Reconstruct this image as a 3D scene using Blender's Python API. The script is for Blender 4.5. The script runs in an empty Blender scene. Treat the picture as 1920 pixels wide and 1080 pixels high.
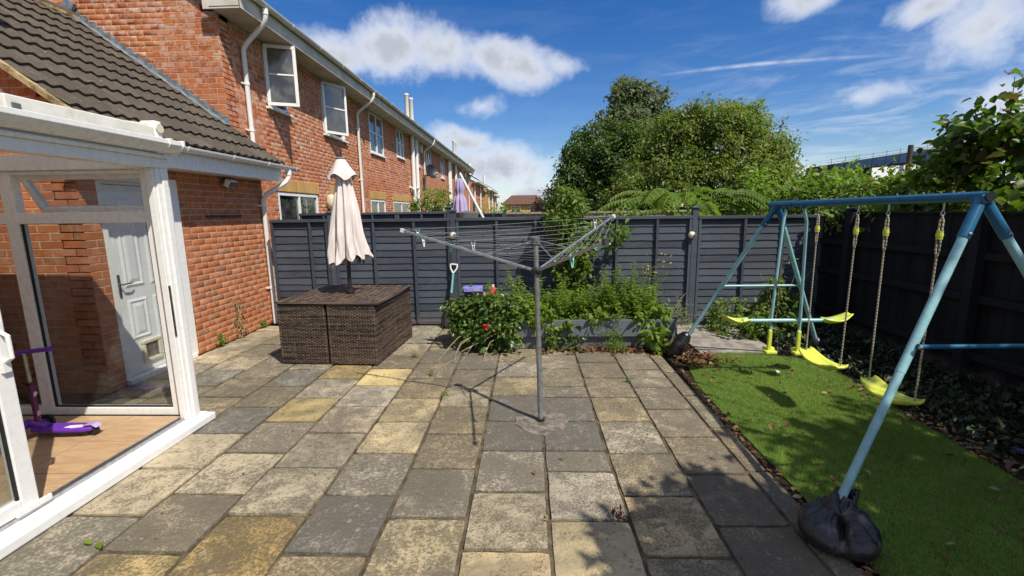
import bpy, math, random
import numpy as np
from mathutils import Vector, Matrix, Euler
random.seed(7); rng = np.random.default_rng(7)
scene = bpy.context.scene
R = math.radians

# ------------------------------------------------------------------ camera
cam_d = bpy.data.cameras.new('camera'); cam = bpy.data.objects.new('camera', cam_d)
scene.collection.objects.link(cam); scene.camera = cam
cam_d.sensor_fit = 'HORIZONTAL'; cam_d.sensor_width = 36.0
cam_d.lens = 36.0 * 848.55 / 1920.0
cam_d.clip_start = 0.05; cam_d.clip_end = 2000
CR = ((0.999331, 0.008467, 0.035580), (0.033682, 0.166086, -0.985536), (-0.014254, 0.986075, 0.165689))
_x = Vector((CR[0][0], CR[1][0], CR[2][0])); _y = Vector((CR[0][1], CR[1][1], CR[2][1])); _z = Vector((CR[0][2], CR[1][2], CR[2][2]))
_z.normalize(); _x = (_x - _z * _x.dot(_z)).normalized(); _y = _z.cross(_x)
cam.matrix_world = Matrix(((_x.x, _y.x, _z.x, 0), (_x.y, _y.y, _z.y, 0), (_x.z, _y.z, _z.z, 1.70), (0, 0, 0, 1)))
CAM = Vector((0, 0, 1.7))

# ------------------------------------------------------------------ sun and exposure
SUN = Vector((0.645, -0.668, 1.25)).normalized()          # towards the sun
sun_d = bpy.data.lights.new('sun', 'SUN'); sun = bpy.data.objects.new('sun', sun_d)
scene.collection.objects.link(sun)
sun_d.energy = 4.7; sun_d.angle = R(0.53); sun_d.color = (1.0, 0.93, 0.80)
sun.rotation_euler = (-SUN).to_track_quat('-Z', 'Y').to_euler()
vs = scene.view_settings
vs.view_transform = 'Standard'; vs.look = 'None'; vs.exposure = 0.28; vs.gamma = 1.0; vs.use_curve_mapping = False
scene.cycles.use_denoising = True
scene.cycles.max_bounces = 8; scene.cycles.transparent_max_bounces = 12
scene.cycles.sample_clamp_indirect = 6.0
scene.cycles.caustics_reflective = False; scene.cycles.caustics_refractive = False

# ------------------------------------------------------------------ world: physical sky with broken cumulus
world = bpy.data.worlds.new('World'); scene.world = world; world.use_nodes = True
WT = world.node_tree; WT.nodes.clear()
def wn(t, **k):
    n = WT.nodes.new(t)
    for a, b in k.items(): setattr(n, a, b)
    return n
def wl(a, b): WT.links.new(a, b)
def wm(op, a, b=None, c=None, clamp=False):
    n = wn('ShaderNodeMath', operation=op, use_clamp=clamp)
    for i, v in enumerate((a, b, c)):
        if v is None: continue
        if isinstance(v, (int, float)): n.inputs[i].default_value = v
        else: wl(v, n.inputs[i])
    return n.outputs[0]
sky = wn('ShaderNodeTexSky', sky_type='NISHITA', sun_disc=False)
sky.sun_elevation = math.asin(SUN.z); sky.sun_rotation = math.atan2(SUN.x, SUN.y)
sky.altitude = 50; sky.air_density = 1.0; sky.dust_density = 0.35; sky.ozone_density = 2.6
tc = wn('ShaderNodeTexCoord'); sep = wn('ShaderNodeSeparateXYZ'); wl(tc.outputs['Generated'], sep.inputs[0])
az = wm('ARCTAN2', sep.outputs[0], sep.outputs[1]); el = wm('ARCSINE', sep.outputs[2])
def noise(scale, detail, rough, dist=0.0, stretch=None):
    n = wn('ShaderNodeTexNoise', noise_dimensions='3D')
    n.inputs['Scale'].default_value = scale; n.inputs['Detail'].default_value = detail
    n.inputs['Roughness'].default_value = rough; n.inputs['Distortion'].default_value = dist
    if stretch:
        mp = wn('ShaderNodeMapping'); mp.inputs['Scale'].default_value = stretch
        wl(tc.outputs['Generated'], mp.inputs[0]); wl(mp.outputs[0], n.inputs['Vector'])
    else: wl(tc.outputs['Generated'], n.inputs['Vector'])
    return n.outputs[0]
n1 = noise(8.0, 6, 0.58, 0.25); n2 = noise(30, 4, 0.6); n3 = noise(3.0, 3, 0.55); nw = noise(7.0, 5, 0.62, 0.6, (1.0, 1.0, 5.0))
# azimuth, elevation (deg), half width, half height, rotation, weight
BLOBS = [(-15.8, 18.3, 5.0, 3.2, 0, 1), (-9.5, 17.9, 6.4, 3.0, -3, .95), (-4.5, 17.2, 5.0, 2.7, -6, .92), (0.0, 16.4, 5.4, 2.7, -8, .95), (4.0, 16.5, 3.4, 1.6, -10, .75),
         (-23.0, 16.8, 6.0, 2.6, 5, .8), (-5.4, 12.3, 2.6, 1.4, 15, .62),
         (-3.2, 5.2, 9.5, 3.8, -2, 1.0), (-7.5, 8.2, 5.0, 1.8, -6, .8), (-1.0, 2.0, 13, 2.6, 0, .75),
         (29.3, 19.6, 3.4, 1.6, 0, .9), (42.3, 14.2, 4.2, 3.2, 20, .9), (38.5, 17.0, 3.2, 1.3, 10, .62), (47.5, 17.5, 5, 3.5, 0, 1),
         (34.3, 10.4, 3.6, 1.6, 0, .66), (38.5, 3.6, 9, 2.0, 8, .8), (29.5, 3.0, 4.5, 1.8, 0, .75), (45, 8.5, 4, 2.2, 0, .8)]
field = None
for a, e, w, h, rot, wt in BLOBS:
    da = wm('SUBTRACT', az, R(a)); de = wm('SUBTRACT', el, R(e))
    c, s = math.cos(R(rot)), math.sin(R(rot))
    u = wm('MULTIPLY_ADD', da, c / R(w), wm('MULTIPLY', de, s / R(w)))
    v = wm('MULTIPLY_ADD', da, -s / R(h), wm('MULTIPLY', de, c / R(h)))
    d = wm('SQRT', wm('MULTIPLY_ADD', u, u, wm('MULTIPLY', v, v)))
    b = wm('MULTIPLY_ADD', d, -wt, wt)
    field = b if field is None else wm('MAXIMUM', field, b)
# broken cumulus goes on round the unseen sky, cover raised for whiter fill light
gen = wm('MULTIPLY_ADD', n3, 5.0, -2.25)
side = wm('MAXIMUM', wm('MULTIPLY_ADD', wm('ABSOLUTE', az), 6.0, -6.0 * R(54), clamp=True), wm('MULTIPLY_ADD', el, 6.0, -6.0 * R(27), clamp=True))
gen = wm('SUBTRACT', wm('MULTIPLY', wm('ADD', gen, 3.0), side), 3.0)
field = wm('MAXIMUM', field, gen)
puff = wm('MULTIPLY_ADD', wm('SUBTRACT', n1, 0.5), 1.75, wm('MULTIPLY', wm('SUBTRACT', n2, 0.5), 0.6))
dens = wm('ADD', field, puff)
mr = wn('ShaderNodeMapRange', interpolation_type='SMOOTHSTEP'); wl(dens, mr.inputs[0])
mr.inputs[1].default_value = -0.16; mr.inputs[2].default_value = 0.78
# thin cirrus wisps, stronger low down on the right
wisp = wn('ShaderNodeMapRange', interpolation_type='SMOOTHSTEP'); wl(nw, wisp.inputs[0])
wisp.inputs[1].default_value = 0.40; wisp.inputs[2].default_value = 0.74
wband = wm('MULTIPLY', wm('MULTIPLY_ADD', az, 2.2, -0.3, clamp=True), wm('MULTIPLY_ADD', el, -3.0, 1.0, clamp=True))
wfac = wm('MULTIPLY', wisp.outputs[0], wm('MULTIPLY_ADD', wband, 1.0, 0.04))
# one contrail
ca, ce, cr = 26.5, 14.6, R(1.5)
da = wm('SUBTRACT', az, R(ca)); de = wm('SUBTRACT', el, R(ce))
cv = wm('MULTIPLY_ADD', da, 0.06, de); cv = wm('ABSOLUTE', wm('ADD', cv, wm('MULTIPLY', wm('MULTIPLY', da, da), 0.25)))
ctr = wm('MULTIPLY', wm('SUBTRACT', 1.0, wm('MULTIPLY', cv, 1 / R(0.28)), clamp=True), wm('SUBTRACT', 1.0, wm('MULTIPLY', wm('ABSOLUTE', da), 1 / R(13)), clamp=True))
ctr = wm('MULTIPLY', ctr, wm('MULTIPLY_ADD', n2, 1.6, -0.25, clamp=True))
cov = wm('MAXIMUM', mr.outputs[0], wm('MAXIMUM', wm('MULTIPLY', wfac, 0.8), wm('MULTIPLY', ctr, 0.85)), clamp=True)
# cloud colour: white rims, greyer thick bodies
body = wn('ShaderNodeMapRange', interpolation_type='SMOOTHSTEP'); wl(wm('ADD', dens, wm('MULTIPLY', wm('SUBTRACT', n2, .5), .3)), body.inputs[0])
body.inputs[1].default_value = 0.15; body.inputs[2].default_value = 1.05
cc = wn('ShaderNodeMix', data_type='RGBA'); wl(body.outputs[0], cc.inputs[0])
cc.inputs[6].default_value = (0.80, 0.83, 0.90, 1); cc.inputs[7].default_value = (0.44, 0.48, 0.55, 1)
SKY = 0.15
hs = wn('ShaderNodeHueSaturation'); hs.inputs['Saturation'].default_value = 1.40; hs.inputs['Hue'].default_value = .513; hs.inputs['Value'].default_value = .66; wl(sky.outputs[0], hs.inputs['Color'])
skb = wn('ShaderNodeBackground'); wl(hs.outputs[0], skb.inputs[0]); skb.inputs[1].default_value = SKY
clb = wn('ShaderNodeBackground'); wl(cc.outputs[2], clb.inputs[0]); clb.inputs[1].default_value = 0.95
world.cycles.sampling_method = 'MANUAL'; world.cycles.sample_map_resolution = 512
mx = wn('ShaderNodeMixShader'); wl(cov, mx.inputs[0]); wl(skb.outputs[0], mx.inputs[1]); wl(clb.outputs[0], mx.inputs[2])
wo = wn('ShaderNodeOutputWorld'); wl(mx.outputs[0], wo.inputs[0])

# ------------------------------------------------------------------ helpers
COL = scene.collection
def link(o): COL.objects.link(o); return o
def tag(o, label, cat, group=None):
    o['label'] = label; o['category'] = cat
    if group: o['group'] = group
    return o
def thing(name, label, cat, loc=(0, 0, 0), rz=0.0, group=None):
    o = bpy.data.objects.new(name, None); link(o); o.empty_display_size = 0.1
    o.location = loc; o.rotation_euler = (0, 0, rz)
    return tag(o, label, cat, group)
def kind(o, k): o['kind'] = k; return o
def rotm(rx=0, ry=0, rz=0): return np.array(Euler((rx, ry, rz)).to_matrix())
def frame(d):
    d = np.asarray(d, float); d = d / np.linalg.norm(d)
    a = np.array([0, 0, 1.0]) if abs(d[2]) < 0.92 else np.array([1.0, 0, 0])
    s = np.cross(d, a); s /= np.linalg.norm(s); return d, s, np.cross(s, d)

class MB:
    def __init__(s): s.v = []; s.f = []; s.mi = []
    def add(s, vs, fs, mi=0):
        n = len(s.v); s.v.extend([tuple(map(float, p)) for p in vs]); s.f.extend([tuple(i + n for i in f) for f in fs]); s.mi.extend([mi] * len(fs)); return s
    def box(s, c, d, rot=None, mi=0, taper=1.0):
        hx, hy, hz = d[0] / 2, d[1] / 2, d[2] / 2
        P = np.array([(-hx, -hy, -hz), (hx, -hy, -hz), (hx, hy, -hz), (-hx, hy, -hz), (-hx * taper, -hy * taper, hz), (hx * taper, -hy * taper, hz), (hx * taper, hy * taper, hz), (-hx * taper, hy * taper, hz)])
        if rot is not None: P = P @ np.asarray(rot).T
        return s.add(P + np.array(c), [(0, 3, 2, 1), (4, 5, 6, 7), (0, 1, 5, 4), (1, 2, 6, 5), (2, 3, 7, 6), (3, 0, 4, 7)], mi)
    def b2(s, a, b, mi=0):
        a = np.array(a, float); b = np.array(b, float); return s.box((a + b) / 2, np.abs(b - a), None, mi)
    def beam(s, p, q, w, h, roll=0, mi=0):
        p = np.array(p, float); q = np.array(q, float); d, sd, up = frame(q - p)
        c, n = math.cos(roll), math.sin(roll); S = sd * c + up * n; U = up * c - sd * n
        M = np.array([d, S, U]).T
        return s.box((p + q) / 2, (np.linalg.norm(q - p), w, h), M, mi)
    def tube(s, path, r, n=10, mi=0, caps=True, squash=1.0):
        P = [np.array(p, float) for p in path]; k = len(P)
        rr = [r] * k if isinstance(r, (int, float)) else list(r)
        base = len(s.v); vs = []; prev = None
        for i in range(k):
            t = P[min(i + 1, k - 1)] - P[max(i - 1, 0)]
            d, sd, up = frame(t)
            if prev is not None:
                sd = prev - d * np.dot(prev, d); sd /= max(np.linalg.norm(sd), 1e-9); up = np.cross(sd, d)
            prev = sd
            for j in range(n):
                a = 2 * math.pi * j / n; vs.append(P[i] + rr[i] * (math.cos(a) * sd + math.sin(a) * squash * up))
        fs = [(i * n + j, i * n + (j + 1) % n, (i + 1) * n + (j + 1) % n, (i + 1) * n + j) for i in range(k - 1) for j in range(n)]
        fs = [tuple(reversed(f)) for f in fs]
        if caps: fs += [tuple(range(n)), tuple(reversed(range((k - 1) * n, k * n)))]
        return s.add(vs, fs, mi)
    def lathe(s, prof, n=20, o=(0, 0, 0), M=None, mi=0):
        vs = []
        for r, z in prof:
            for j in range(n):
                a = 2 * math.pi * j / n; vs.append((r * math.cos(a), r * math.sin(a), z))
        vs = np.array(vs)
        if M is not None: vs = vs @ np.asarray(M).T
        k = len(prof)
        fs = [(i * n + j, i * n + (j + 1) % n, (i + 1) * n + (j + 1) % n, (i + 1) * n + j) for i in range(k - 1) for j in range(n)]
        fs += [tuple(reversed(range(n))), tuple(range((k - 1) * n, k * n))]
        return s.add(vs + np.array(o), fs, mi)
    def prism(s, poly, axis, a, b, mi=0):     # polygon in the two other axes, extruded along axis
        n = len(poly); ids = [i for i in range(3) if i != axis]; vs = []
        for t in (a, b):
            for p in poly:
                q = [0, 0, 0]; q[axis] = t; q[ids[0]] = p[0]; q[ids[1]] = p[1]; vs.append(q)
        fs = [(i, (i + 1) % n, n + (i + 1) % n, n + i) for i in range(n)] + [tuple(reversed(range(n))), tuple(range(n, 2 * n))]
        return s.add(vs, fs, mi)
    def grid(s, fn, nu, nv, mi=0):
        vs = [fn(i / nu, j / nv) for j in range(nv + 1) for i in range(nu + 1)]
        return s.add(vs, [(j * (nu + 1) + i, j * (nu + 1) + i + 1, (j + 1) * (nu + 1) + i + 1, (j + 1) * (nu + 1) + i) for j in range(nv) for i in range(nu)], mi)
    def mesh(s, name, mats, smooth=False, fix=True):
        me = bpy.data.meshes.new(name); me.from_pydata(s.v, [], s.f)
        for m in (mats if isinstance(mats, (list, tuple)) else [mats]): me.materials.append(m)
        if any(s.mi): me.polygons.foreach_set('material_index', s.mi)
        if fix:
            import bmesh
            bm = bmesh.new(); bm.from_mesh(me); bmesh.ops.recalc_face_normals(bm, faces=bm.faces); bm.to_mesh(me); bm.free()
        if smooth:
            me.polygons.foreach_set('use_smooth', [True] * len(me.polygons))
            if smooth != 'all': me.set_sharp_from_angle(angle=R(40))
        me.update(); return me
    def build(s, name, mats, parent=None, smooth=False, bevel=0, fix=True, seg=2):
        o = bpy.data.objects.new(name, s.mesh(name, mats, smooth, fix)); link(o)
        if parent is not None: o.parent = parent
        if bevel:
            m = o.modifiers.new('bevel', 'BEVEL'); m.width = bevel; m.segments = seg; m.limit_method = 'ANGLE'; m.angle_limit = R(40); m.harden_normals = False
        return o
def place(mesh, name, parent, loc, rot=(0, 0, 0), scale=(1, 1, 1), color=None):
    o = bpy.data.objects.new(name, mesh); link(o); o.parent = parent
    o.location = loc; o.rotation_euler = rot; o.scale = scale
    if color: o.color = color
    return o
def arr_mesh(name, V, F, mat, smooth=False):
    """V (n,3), F (m,k) arrays of same-size faces"""
    me = bpy.data.meshes.new(name); V = np.ascontiguousarray(V, np.float32); F = np.ascontiguousarray(F, np.int32)
    me.vertices.add(len(V)); me.vertices.foreach_set('co', V.ravel())
    k = F.shape[1]; me.loops.add(F.size); me.loops.foreach_set('vertex_index', F.ravel())
    me.polygons.add(len(F)); me.polygons.foreach_set('loop_start', np.arange(0, F.size, k, dtype=np.int32))
    try: me.polygons.foreach_set('loop_total', np.full(len(F), k, np.int32))
    except Exception: pass
    if smooth: me.polygons.foreach_set('use_smooth', np.ones(len(F), bool))
    me.materials.append(mat); me.update(calc_edges=True); me.validate(); return me
def obj(me, name, parent=None):
    o = bpy.data.objects.new(name, me); link(o)
    if parent is not None: o.parent = parent
    return o

# ------------------------------------------------------------------ materials
class NT:
    def __init__(s, name):
        s.m = bpy.data.materials.new(name); s.m.use_nodes = True; s.t = s.m.node_tree; s.t.nodes.clear()
        s.out = s.n('ShaderNodeOutputMaterial'); s._pos = None
    def n(s, t, **k):
        x = s.t.nodes.new(t)
        for a, b in k.items(): setattr(x, a, b)
        return x
    def l(s, a, b): s.t.links.new(a, b)
    def put(s, sock, v):
        if v is None: return
        if hasattr(v, 'is_linked') or isinstance(v, bpy.types.NodeSocket): s.l(v, sock)
        elif isinstance(v, (tuple, list)) and len(v) == 3 and sock.type == 'RGBA': sock.default_value = (*v, 1)
        else: sock.default_value = v
    def pos(s):
        if s._pos is None: s._pos = s.n('ShaderNodeNewGeometry')
        return s._pos.outputs['Position']
    def island(s):
        s.pos(); return s._pos.outputs['Random Per Island']
    def mapped(s, scale, vec=None):
        mp = s.n('ShaderNodeMapping'); mp.inputs['Scale'].default_value = scale; s.l(vec or s.pos(), mp.inputs[0]); return mp.outputs[0]
    def noise(s, scale, detail=4, rough=0.55, dist=0, vec=None, color=False):
        x = s.n('ShaderNodeTexNoise'); x.inputs['Scale'].default_value = scale; x.inputs['Detail'].default_value = detail
        x.inputs['Roughness'].default_value = rough; x.inputs['Distortion'].default_value = dist; s.l(vec or s.pos(), x.inputs['Vector']); return x.outputs[1 if color else 0]
    def vor(s, scale, feature='F1', vec=None, out=0, rnd=1.0):
        x = s.n('ShaderNodeTexVoronoi', feature=feature); x.inputs['Scale'].default_value = scale; x.inputs['Randomness'].default_value = rnd; s.l(vec or s.pos(), x.inputs['Vector']); return x.outputs[out]
    def math(s, op, a, b=None, c=None, clamp=False):
        x = s.n('ShaderNodeMath', operation=op, use_clamp=clamp)
        for i, v in enumerate((a, b, c)): s.put(x.inputs[i], v)
        return x.outputs[0]
    def ramp(s, v, a, b, lo=0.0, hi=1.0):
        x = s.n('ShaderNodeMapRange', interpolation_type='SMOOTHSTEP'); s.put(x.inputs[0], v)
        for i, q in enumerate((a, b, lo, hi)): x.inputs[i + 1].default_value = q
        return x.outputs[0]
    def mix(s, f, a, b, mode='MIX'):
        x = s.n('ShaderNodeMix', data_type='RGBA', blend_type=mode); s.put(x.inputs[0], f); s.put(x.inputs[6], a); s.put(x.inputs[7], b); return x.outputs[2]
    def white(s, v):
        x = s.n('ShaderNodeTexWhiteNoise', noise_dimensions='1D'); s.put(x.inputs[1], v); return x.outputs[0]
    def objrand(s): return s.n('ShaderNodeObjectInfo').outputs['Random']
    def rnd(s): return s.white(s.math('ADD', s.math('MULTIPLY', s.island(), 37.1), s.math('MULTIPLY', s.objrand(), 91.7)))
    def bump(s, h, strength=0.3, dist=0.01, normal=None):
        x = s.n('ShaderNodeBump'); x.inputs['Strength'].default_value = strength; x.inputs['Distance'].default_value = dist; s.l(h, x.inputs['Height'])
        if normal is not None: s.l(normal, x.inputs['Normal'])
        return x.outputs[0]
    def bsdf(s, col, rough=0.6, spec=0.4, metal=0.0, normal=None, **k):
        b = s.n('ShaderNodeBsdfPrincipled'); s.put(b.inputs['Base Color'], col); s.put(b.inputs['Roughness'], rough)
        b.inputs['Specular IOR Level'].default_value = spec; b.inputs['Metallic'].default_value = metal
        if normal is not None: s.l(normal, b.inputs['Normal'])
        for a, v in k.items(): s.put(b.inputs[a.replace('_', ' ')], v)
        return b.outputs[0]
    def done(s, sh): s.l(sh, s.out.inputs[0]); return s.m
def plain(name, col, rough=0.5, spec=0.4, metal=0, vary=0.12, nscale=9.0, bump=0.0, bscale=60, bdist=0.003, dirt=None):
    t = NT(name); n = t.noise(nscale, 5, .6)
    c2 = tuple(max(0, c * (1 - 2 * vary)) for c in col); c3 = tuple(min(1, c * (1 + vary)) for c in col)
    c = t.mix(t.ramp(n, .3, .7), c2, c3)
    if dirt: c = t.mix(t.math('MULTIPLY', t.ramp(t.noise(nscale * .6, 5, .7), .48, .75), dirt[1]), c, dirt[0])
    nr = t.bump(t.noise(bscale, 4, .6), bump, bdist) if bump else None
    r = t.math('MULTIPLY_ADD', n, .25, rough - .12)
    return t.done(t.bsdf(c, r, spec, metal, nr))
M = {}
M['upvc'] = plain('upvc_white', (.80, .80, .79), .28, .45, vary=.02, nscale=22, dirt=((.50, .47, .42), .12))
M['upvc_old'] = plain('upvc_aged', (.70, .68, .62), .4, .4, vary=.06, nscale=5, dirt=((.30, .27, .22), .55))
M['soffit'] = plain('painted_soffit', (.62, .58, .50), .6, .3, vary=.1, nscale=3, bump=.15, bscale=40, dirt=((.30, .27, .22), .45))
M['rubber'] = plain('black_rubber', (.02, .02, .022), .6, .3)
M['darkgap'] = plain('dark_interior', (.015, .015, .016), .9, .1)
M['lead'] = plain('lead_sheet', (.20, .235, .27), .55, .4, 0.25, vary=.25, nscale=14, bump=.35, bscale=30, bdist=.006, dirt=((.42, .43, .43), .6))
M['mortar'] = plain('sand_mortar', (.54, .40, .26), .95, .1, vary=.18, nscale=18, bump=.6, bscale=140, bdist=.004)
M['roofmortar'] = plain('roof_mortar', (.36, .28, .15), .95, .1, vary=.3, nscale=12, bump=.8, bscale=60, bdist=.008)
M['white_gloss'] = plain('white_door', (.78, .80, .81), .25, .5, vary=.02)
M['chrome'] = plain('dull_chrome', (.45, .44, .42), .3, .5, 1.0, vary=.1)
M['alu'] = plain('aluminium', (.50, .52, .54), .38, .5, .85, vary=.12, nscale=30, dirt=((.25, .24, .22), .4))
M['galv'] = plain('grey_steel', (.26, .275, .28), .45, .5, .5, vary=.12, nscale=25, dirt=((.14, .13, .12), .4))
M['steel_dark'] = plain('rusty_steel', (.085, .075, .065), .6, .4, .5, vary=.3, nscale=20, dirt=((.16, .09, .05), .6))
M['black_plastic'] = plain('black_plastic', (.018, .018, .02), .4, .5)
M['grey_plastic'] = plain('grey_plastic', (.12, .125, .13), .5, .4)
M['cream'] = plain('cream_plastic', (.68, .63, .47), .45, .4, vary=.05)
def swing_paint(name, col, worn):
    t = NT(name); n = t.noise(16, 6, .7); sc = t.ramp(t.noise(45, 5, .7), .66, .74)
    c = t.mix(t.ramp(n, .3, .7), tuple(x * .82 for x in col), tuple(min(1, x * 1.1) for x in col)); c = t.mix(t.math('MULTIPLY', sc, .7), c, worn)
    return t.done(t.bsdf(c, .34, .5, 0, t.bump(n, .08, .004)))
M['swing_blue'] = swing_paint('swing_dark_blue', (.006, .105, .215), (.10, .14, .17))
M['swing_teal'] = swing_paint('swing_pale_teal', (.235, .44, .49), (.28, .29, .28))
M['yellow'] = plain('lime_yellow_plastic', (.60, .66, .085), .36, .45, vary=.05, dirt=((.38, .42, .10), .3))
M['teal_plastic'] = plain('turquoise_plastic', (.16, .43, .42), .45, .4, vary=.08, dirt=((.25, .3, .28), .4))
M['mint_plastic'] = plain('mint_plastic', (.25, .62, .56), .4, .4, vary=.05)
M['pale_plastic'] = plain('pale_plastic', (.66, .68, .66), .4, .4, vary=.05)
M['purple'] = plain('purple_plastic', (.125, .03, .36), .32, .5, vary=.06)
M['plum'] = plain('plum_plastic', (.11, .012, .075), .35, .5, vary=.08)
M['parasol'] = plain('parasol_cloth', (.70, .64, .615), .9, .15, vary=.05, nscale=4, bump=.25, bscale=320, bdist=.002, dirt=((.42, .36, .33), .35))
M['lilac'] = plain('lilac_cloth', (.42, .35, .55), .9, .15, vary=.06, nscale=4)
M['rope'] = None
M['soil'] = plain('soil', (.034, .027, .020), .95, .1, vary=.35, nscale=14, bump=.9, bscale=45, bdist=.02)
M['bark'] = plain('bark', (.10, .08, .06), .95, .1, vary=.35, nscale=9, bump=.9, bscale=30, bdist=.02)
M['stem'] = plain('green_stem', (.13, .19, .05), .7, .3, vary=.2)
M['drystem'] = plain('dry_stem', (.42, .34, .18), .8, .2, vary=.2)
M['concrete'] = plain('old_concrete', (.30, .27, .235), .95, .15, vary=.25, nscale=6, bump=.6, bscale=70, bdist=.006, dirt=((.13, .115, .095), .7))
M['paver_bed'] = plain('joint_mortar', (.125, .098, .066), .95, .1, vary=.3, nscale=10, bump=.8, bscale=90, bdist=.006, dirt=((.06, .06, .03), .6))
M['red_flower'] = plain('red_petal', (.62, .02, .015), .5, .3)
M['yellow_flower'] = plain('yellow_petal', (.62, .42, .06), .5, .3)
M['pinkbox'] = plain('red_box', (.62, .09, .08), .45, .4)
M['bluebox'] = plain('violet_box', (.22, .22, .62), .4, .4)
M['darkbox'] = plain('maroon_box', (.09, .035, .045), .5, .4, vary=.3, nscale=30)
M['paper'] = plain('pale_paper', (.62, .60, .56), .7, .2, vary=.1)
M['floortile'] = None

def glass(name, tint=(.93, .95, .95), refl=.12, rough=0.0, haze=0.0):
    t = NT(name); tr = t.n('ShaderNodeBsdfTransparent'); tr.inputs[0].default_value = (*tint, 1)
    gl = t.n('ShaderNodeBsdfGlossy'); gl.inputs['Roughness'].default_value = rough; gl.inputs['Color'].default_value = (1, 1, 1, 1)
    lw = t.n('ShaderNodeLayerWeight'); lw.inputs[0].default_value = .5
    f = t.math('MULTIPLY_ADD', t.math('POWER', lw.outputs['Facing'], 5.0), .9, .03 + refl * .25, clamp=True)
    mx = t.n('ShaderNodeMixShader'); t.l(f, mx.inputs[0]); t.l(tr.outputs[0], mx.inputs[1]); t.l(gl.outputs[0], mx.inputs[2]); sh = mx.outputs[0]
    if haze:
        df = t.n('ShaderNodeBsdfDiffuse'); df.inputs[0].default_value = (.6, .6, .58, 1)
        m2 = t.n('ShaderNodeMixShader'); t.l(t.math('MULTIPLY', t.ramp(t.noise(3, 6, .65), .35, .75), haze), m2.inputs[0]); t.l(sh, m2.inputs[1]); t.l(df.outputs[0], m2.inputs[2]); sh = m2.outputs[0]
    return t.done(sh)
M['glass'] = glass('clear_glass', (.86, .88, .87), .12, 0, .07)
M['winglass'] = glass('window_glass', (.55, .58, .60), .35, .02, .10)
M['obscure'] = glass('frosted_glass', (.30, .32, .36), .35, .15, .22)

def mat_brick(name, cols, bloom=.6, wall=False):
    t = NT(name); r = t.rnd(); r2 = t.white(t.math('ADD', r, 3.7)); r3 = t.white(t.math('ADD', r, 9.1))
    c = t.mix(t.ramp(r, .0, 1), cols[0], cols[1]); c = t.mix(t.ramp(r2, .72, .95), c, cols[2])
    c = t.mix(t.ramp(t.noise(55, 5, .7), .35, .75, 0, .45), c, tuple(x * .55 for x in cols[0]))
    # lime bloom left in soft patches on the faces
    big = t.ramp(t.noise(1.1, 2, .5), .28, .58)
    pat = t.math('MULTIPLY', t.ramp(t.noise(12, 2, .55, .4), .44, .56), t.math('MULTIPLY_ADD', big, .7, .3))
    pat = t.math('MULTIPLY', pat, t.math('MULTIPLY_ADD', r3, .7, .3)); pat = t.math('MULTIPLY', pat, t.ramp(t.noise(120, 3, .6), .25, .6, .45, 1))
    c = t.mix(t.math('MULTIPLY', pat, bloom), c, (.62, .46, .39))
    h = t.noise(70, 4, .7)
    return t.done(t.bsdf(c, .88, .2, 0, t.bump(h, .4, .004)))
M['brick'] = mat_brick('facing_brick', ((.47, .135, .050), (.55, .185, .070), (.36, .10, .048)), .80)
M['brick2'] = mat_brick('rustic_brick', ((.42, .122, .044), (.50, .17, .066), (.35, .145, .075)), .28)
M['buffbrick'] = mat_brick('buff_brick', ((.50, .30, .10), (.58, .37, .14), (.44, .27, .10)), .1)
def mat_brickfar():
    t = NT('far_brickwork'); sp = t.n('ShaderNodeSeparateXYZ'); t.l(t.pos(), sp.inputs[0])
    cb = t.n('ShaderNodeCombineXYZ'); t.l(sp.outputs[1], cb.inputs[0]); t.l(sp.outputs[2], cb.inputs[1])
    b = t.n('ShaderNodeTexBrick'); t.l(cb.outputs[0], b.inputs[0]); b.offset = .5
    b.inputs['Scale'].default_value = 1; b.inputs['Mortar Size'].default_value = .005; b.inputs['Brick Width'].default_value = .225; b.inputs['Row Height'].default_value = .075
    b.inputs['Color1'].default_value = (.44, .13, .055, 1); b.inputs['Color2'].default_value = (.52, .20, .10, 1); b.inputs['Mortar'].default_value = (.46, .36, .23, 1)
    pat = t.ramp(t.noise(9, 3, .55), .5, .62); c = t.mix(t.math('MULTIPLY', pat, .45), b.outputs[0], (.52, .38, .32))
    return t.done(t.bsdf(c, .9, .2))
M['brickfar'] = mat_brickfar()

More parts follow.
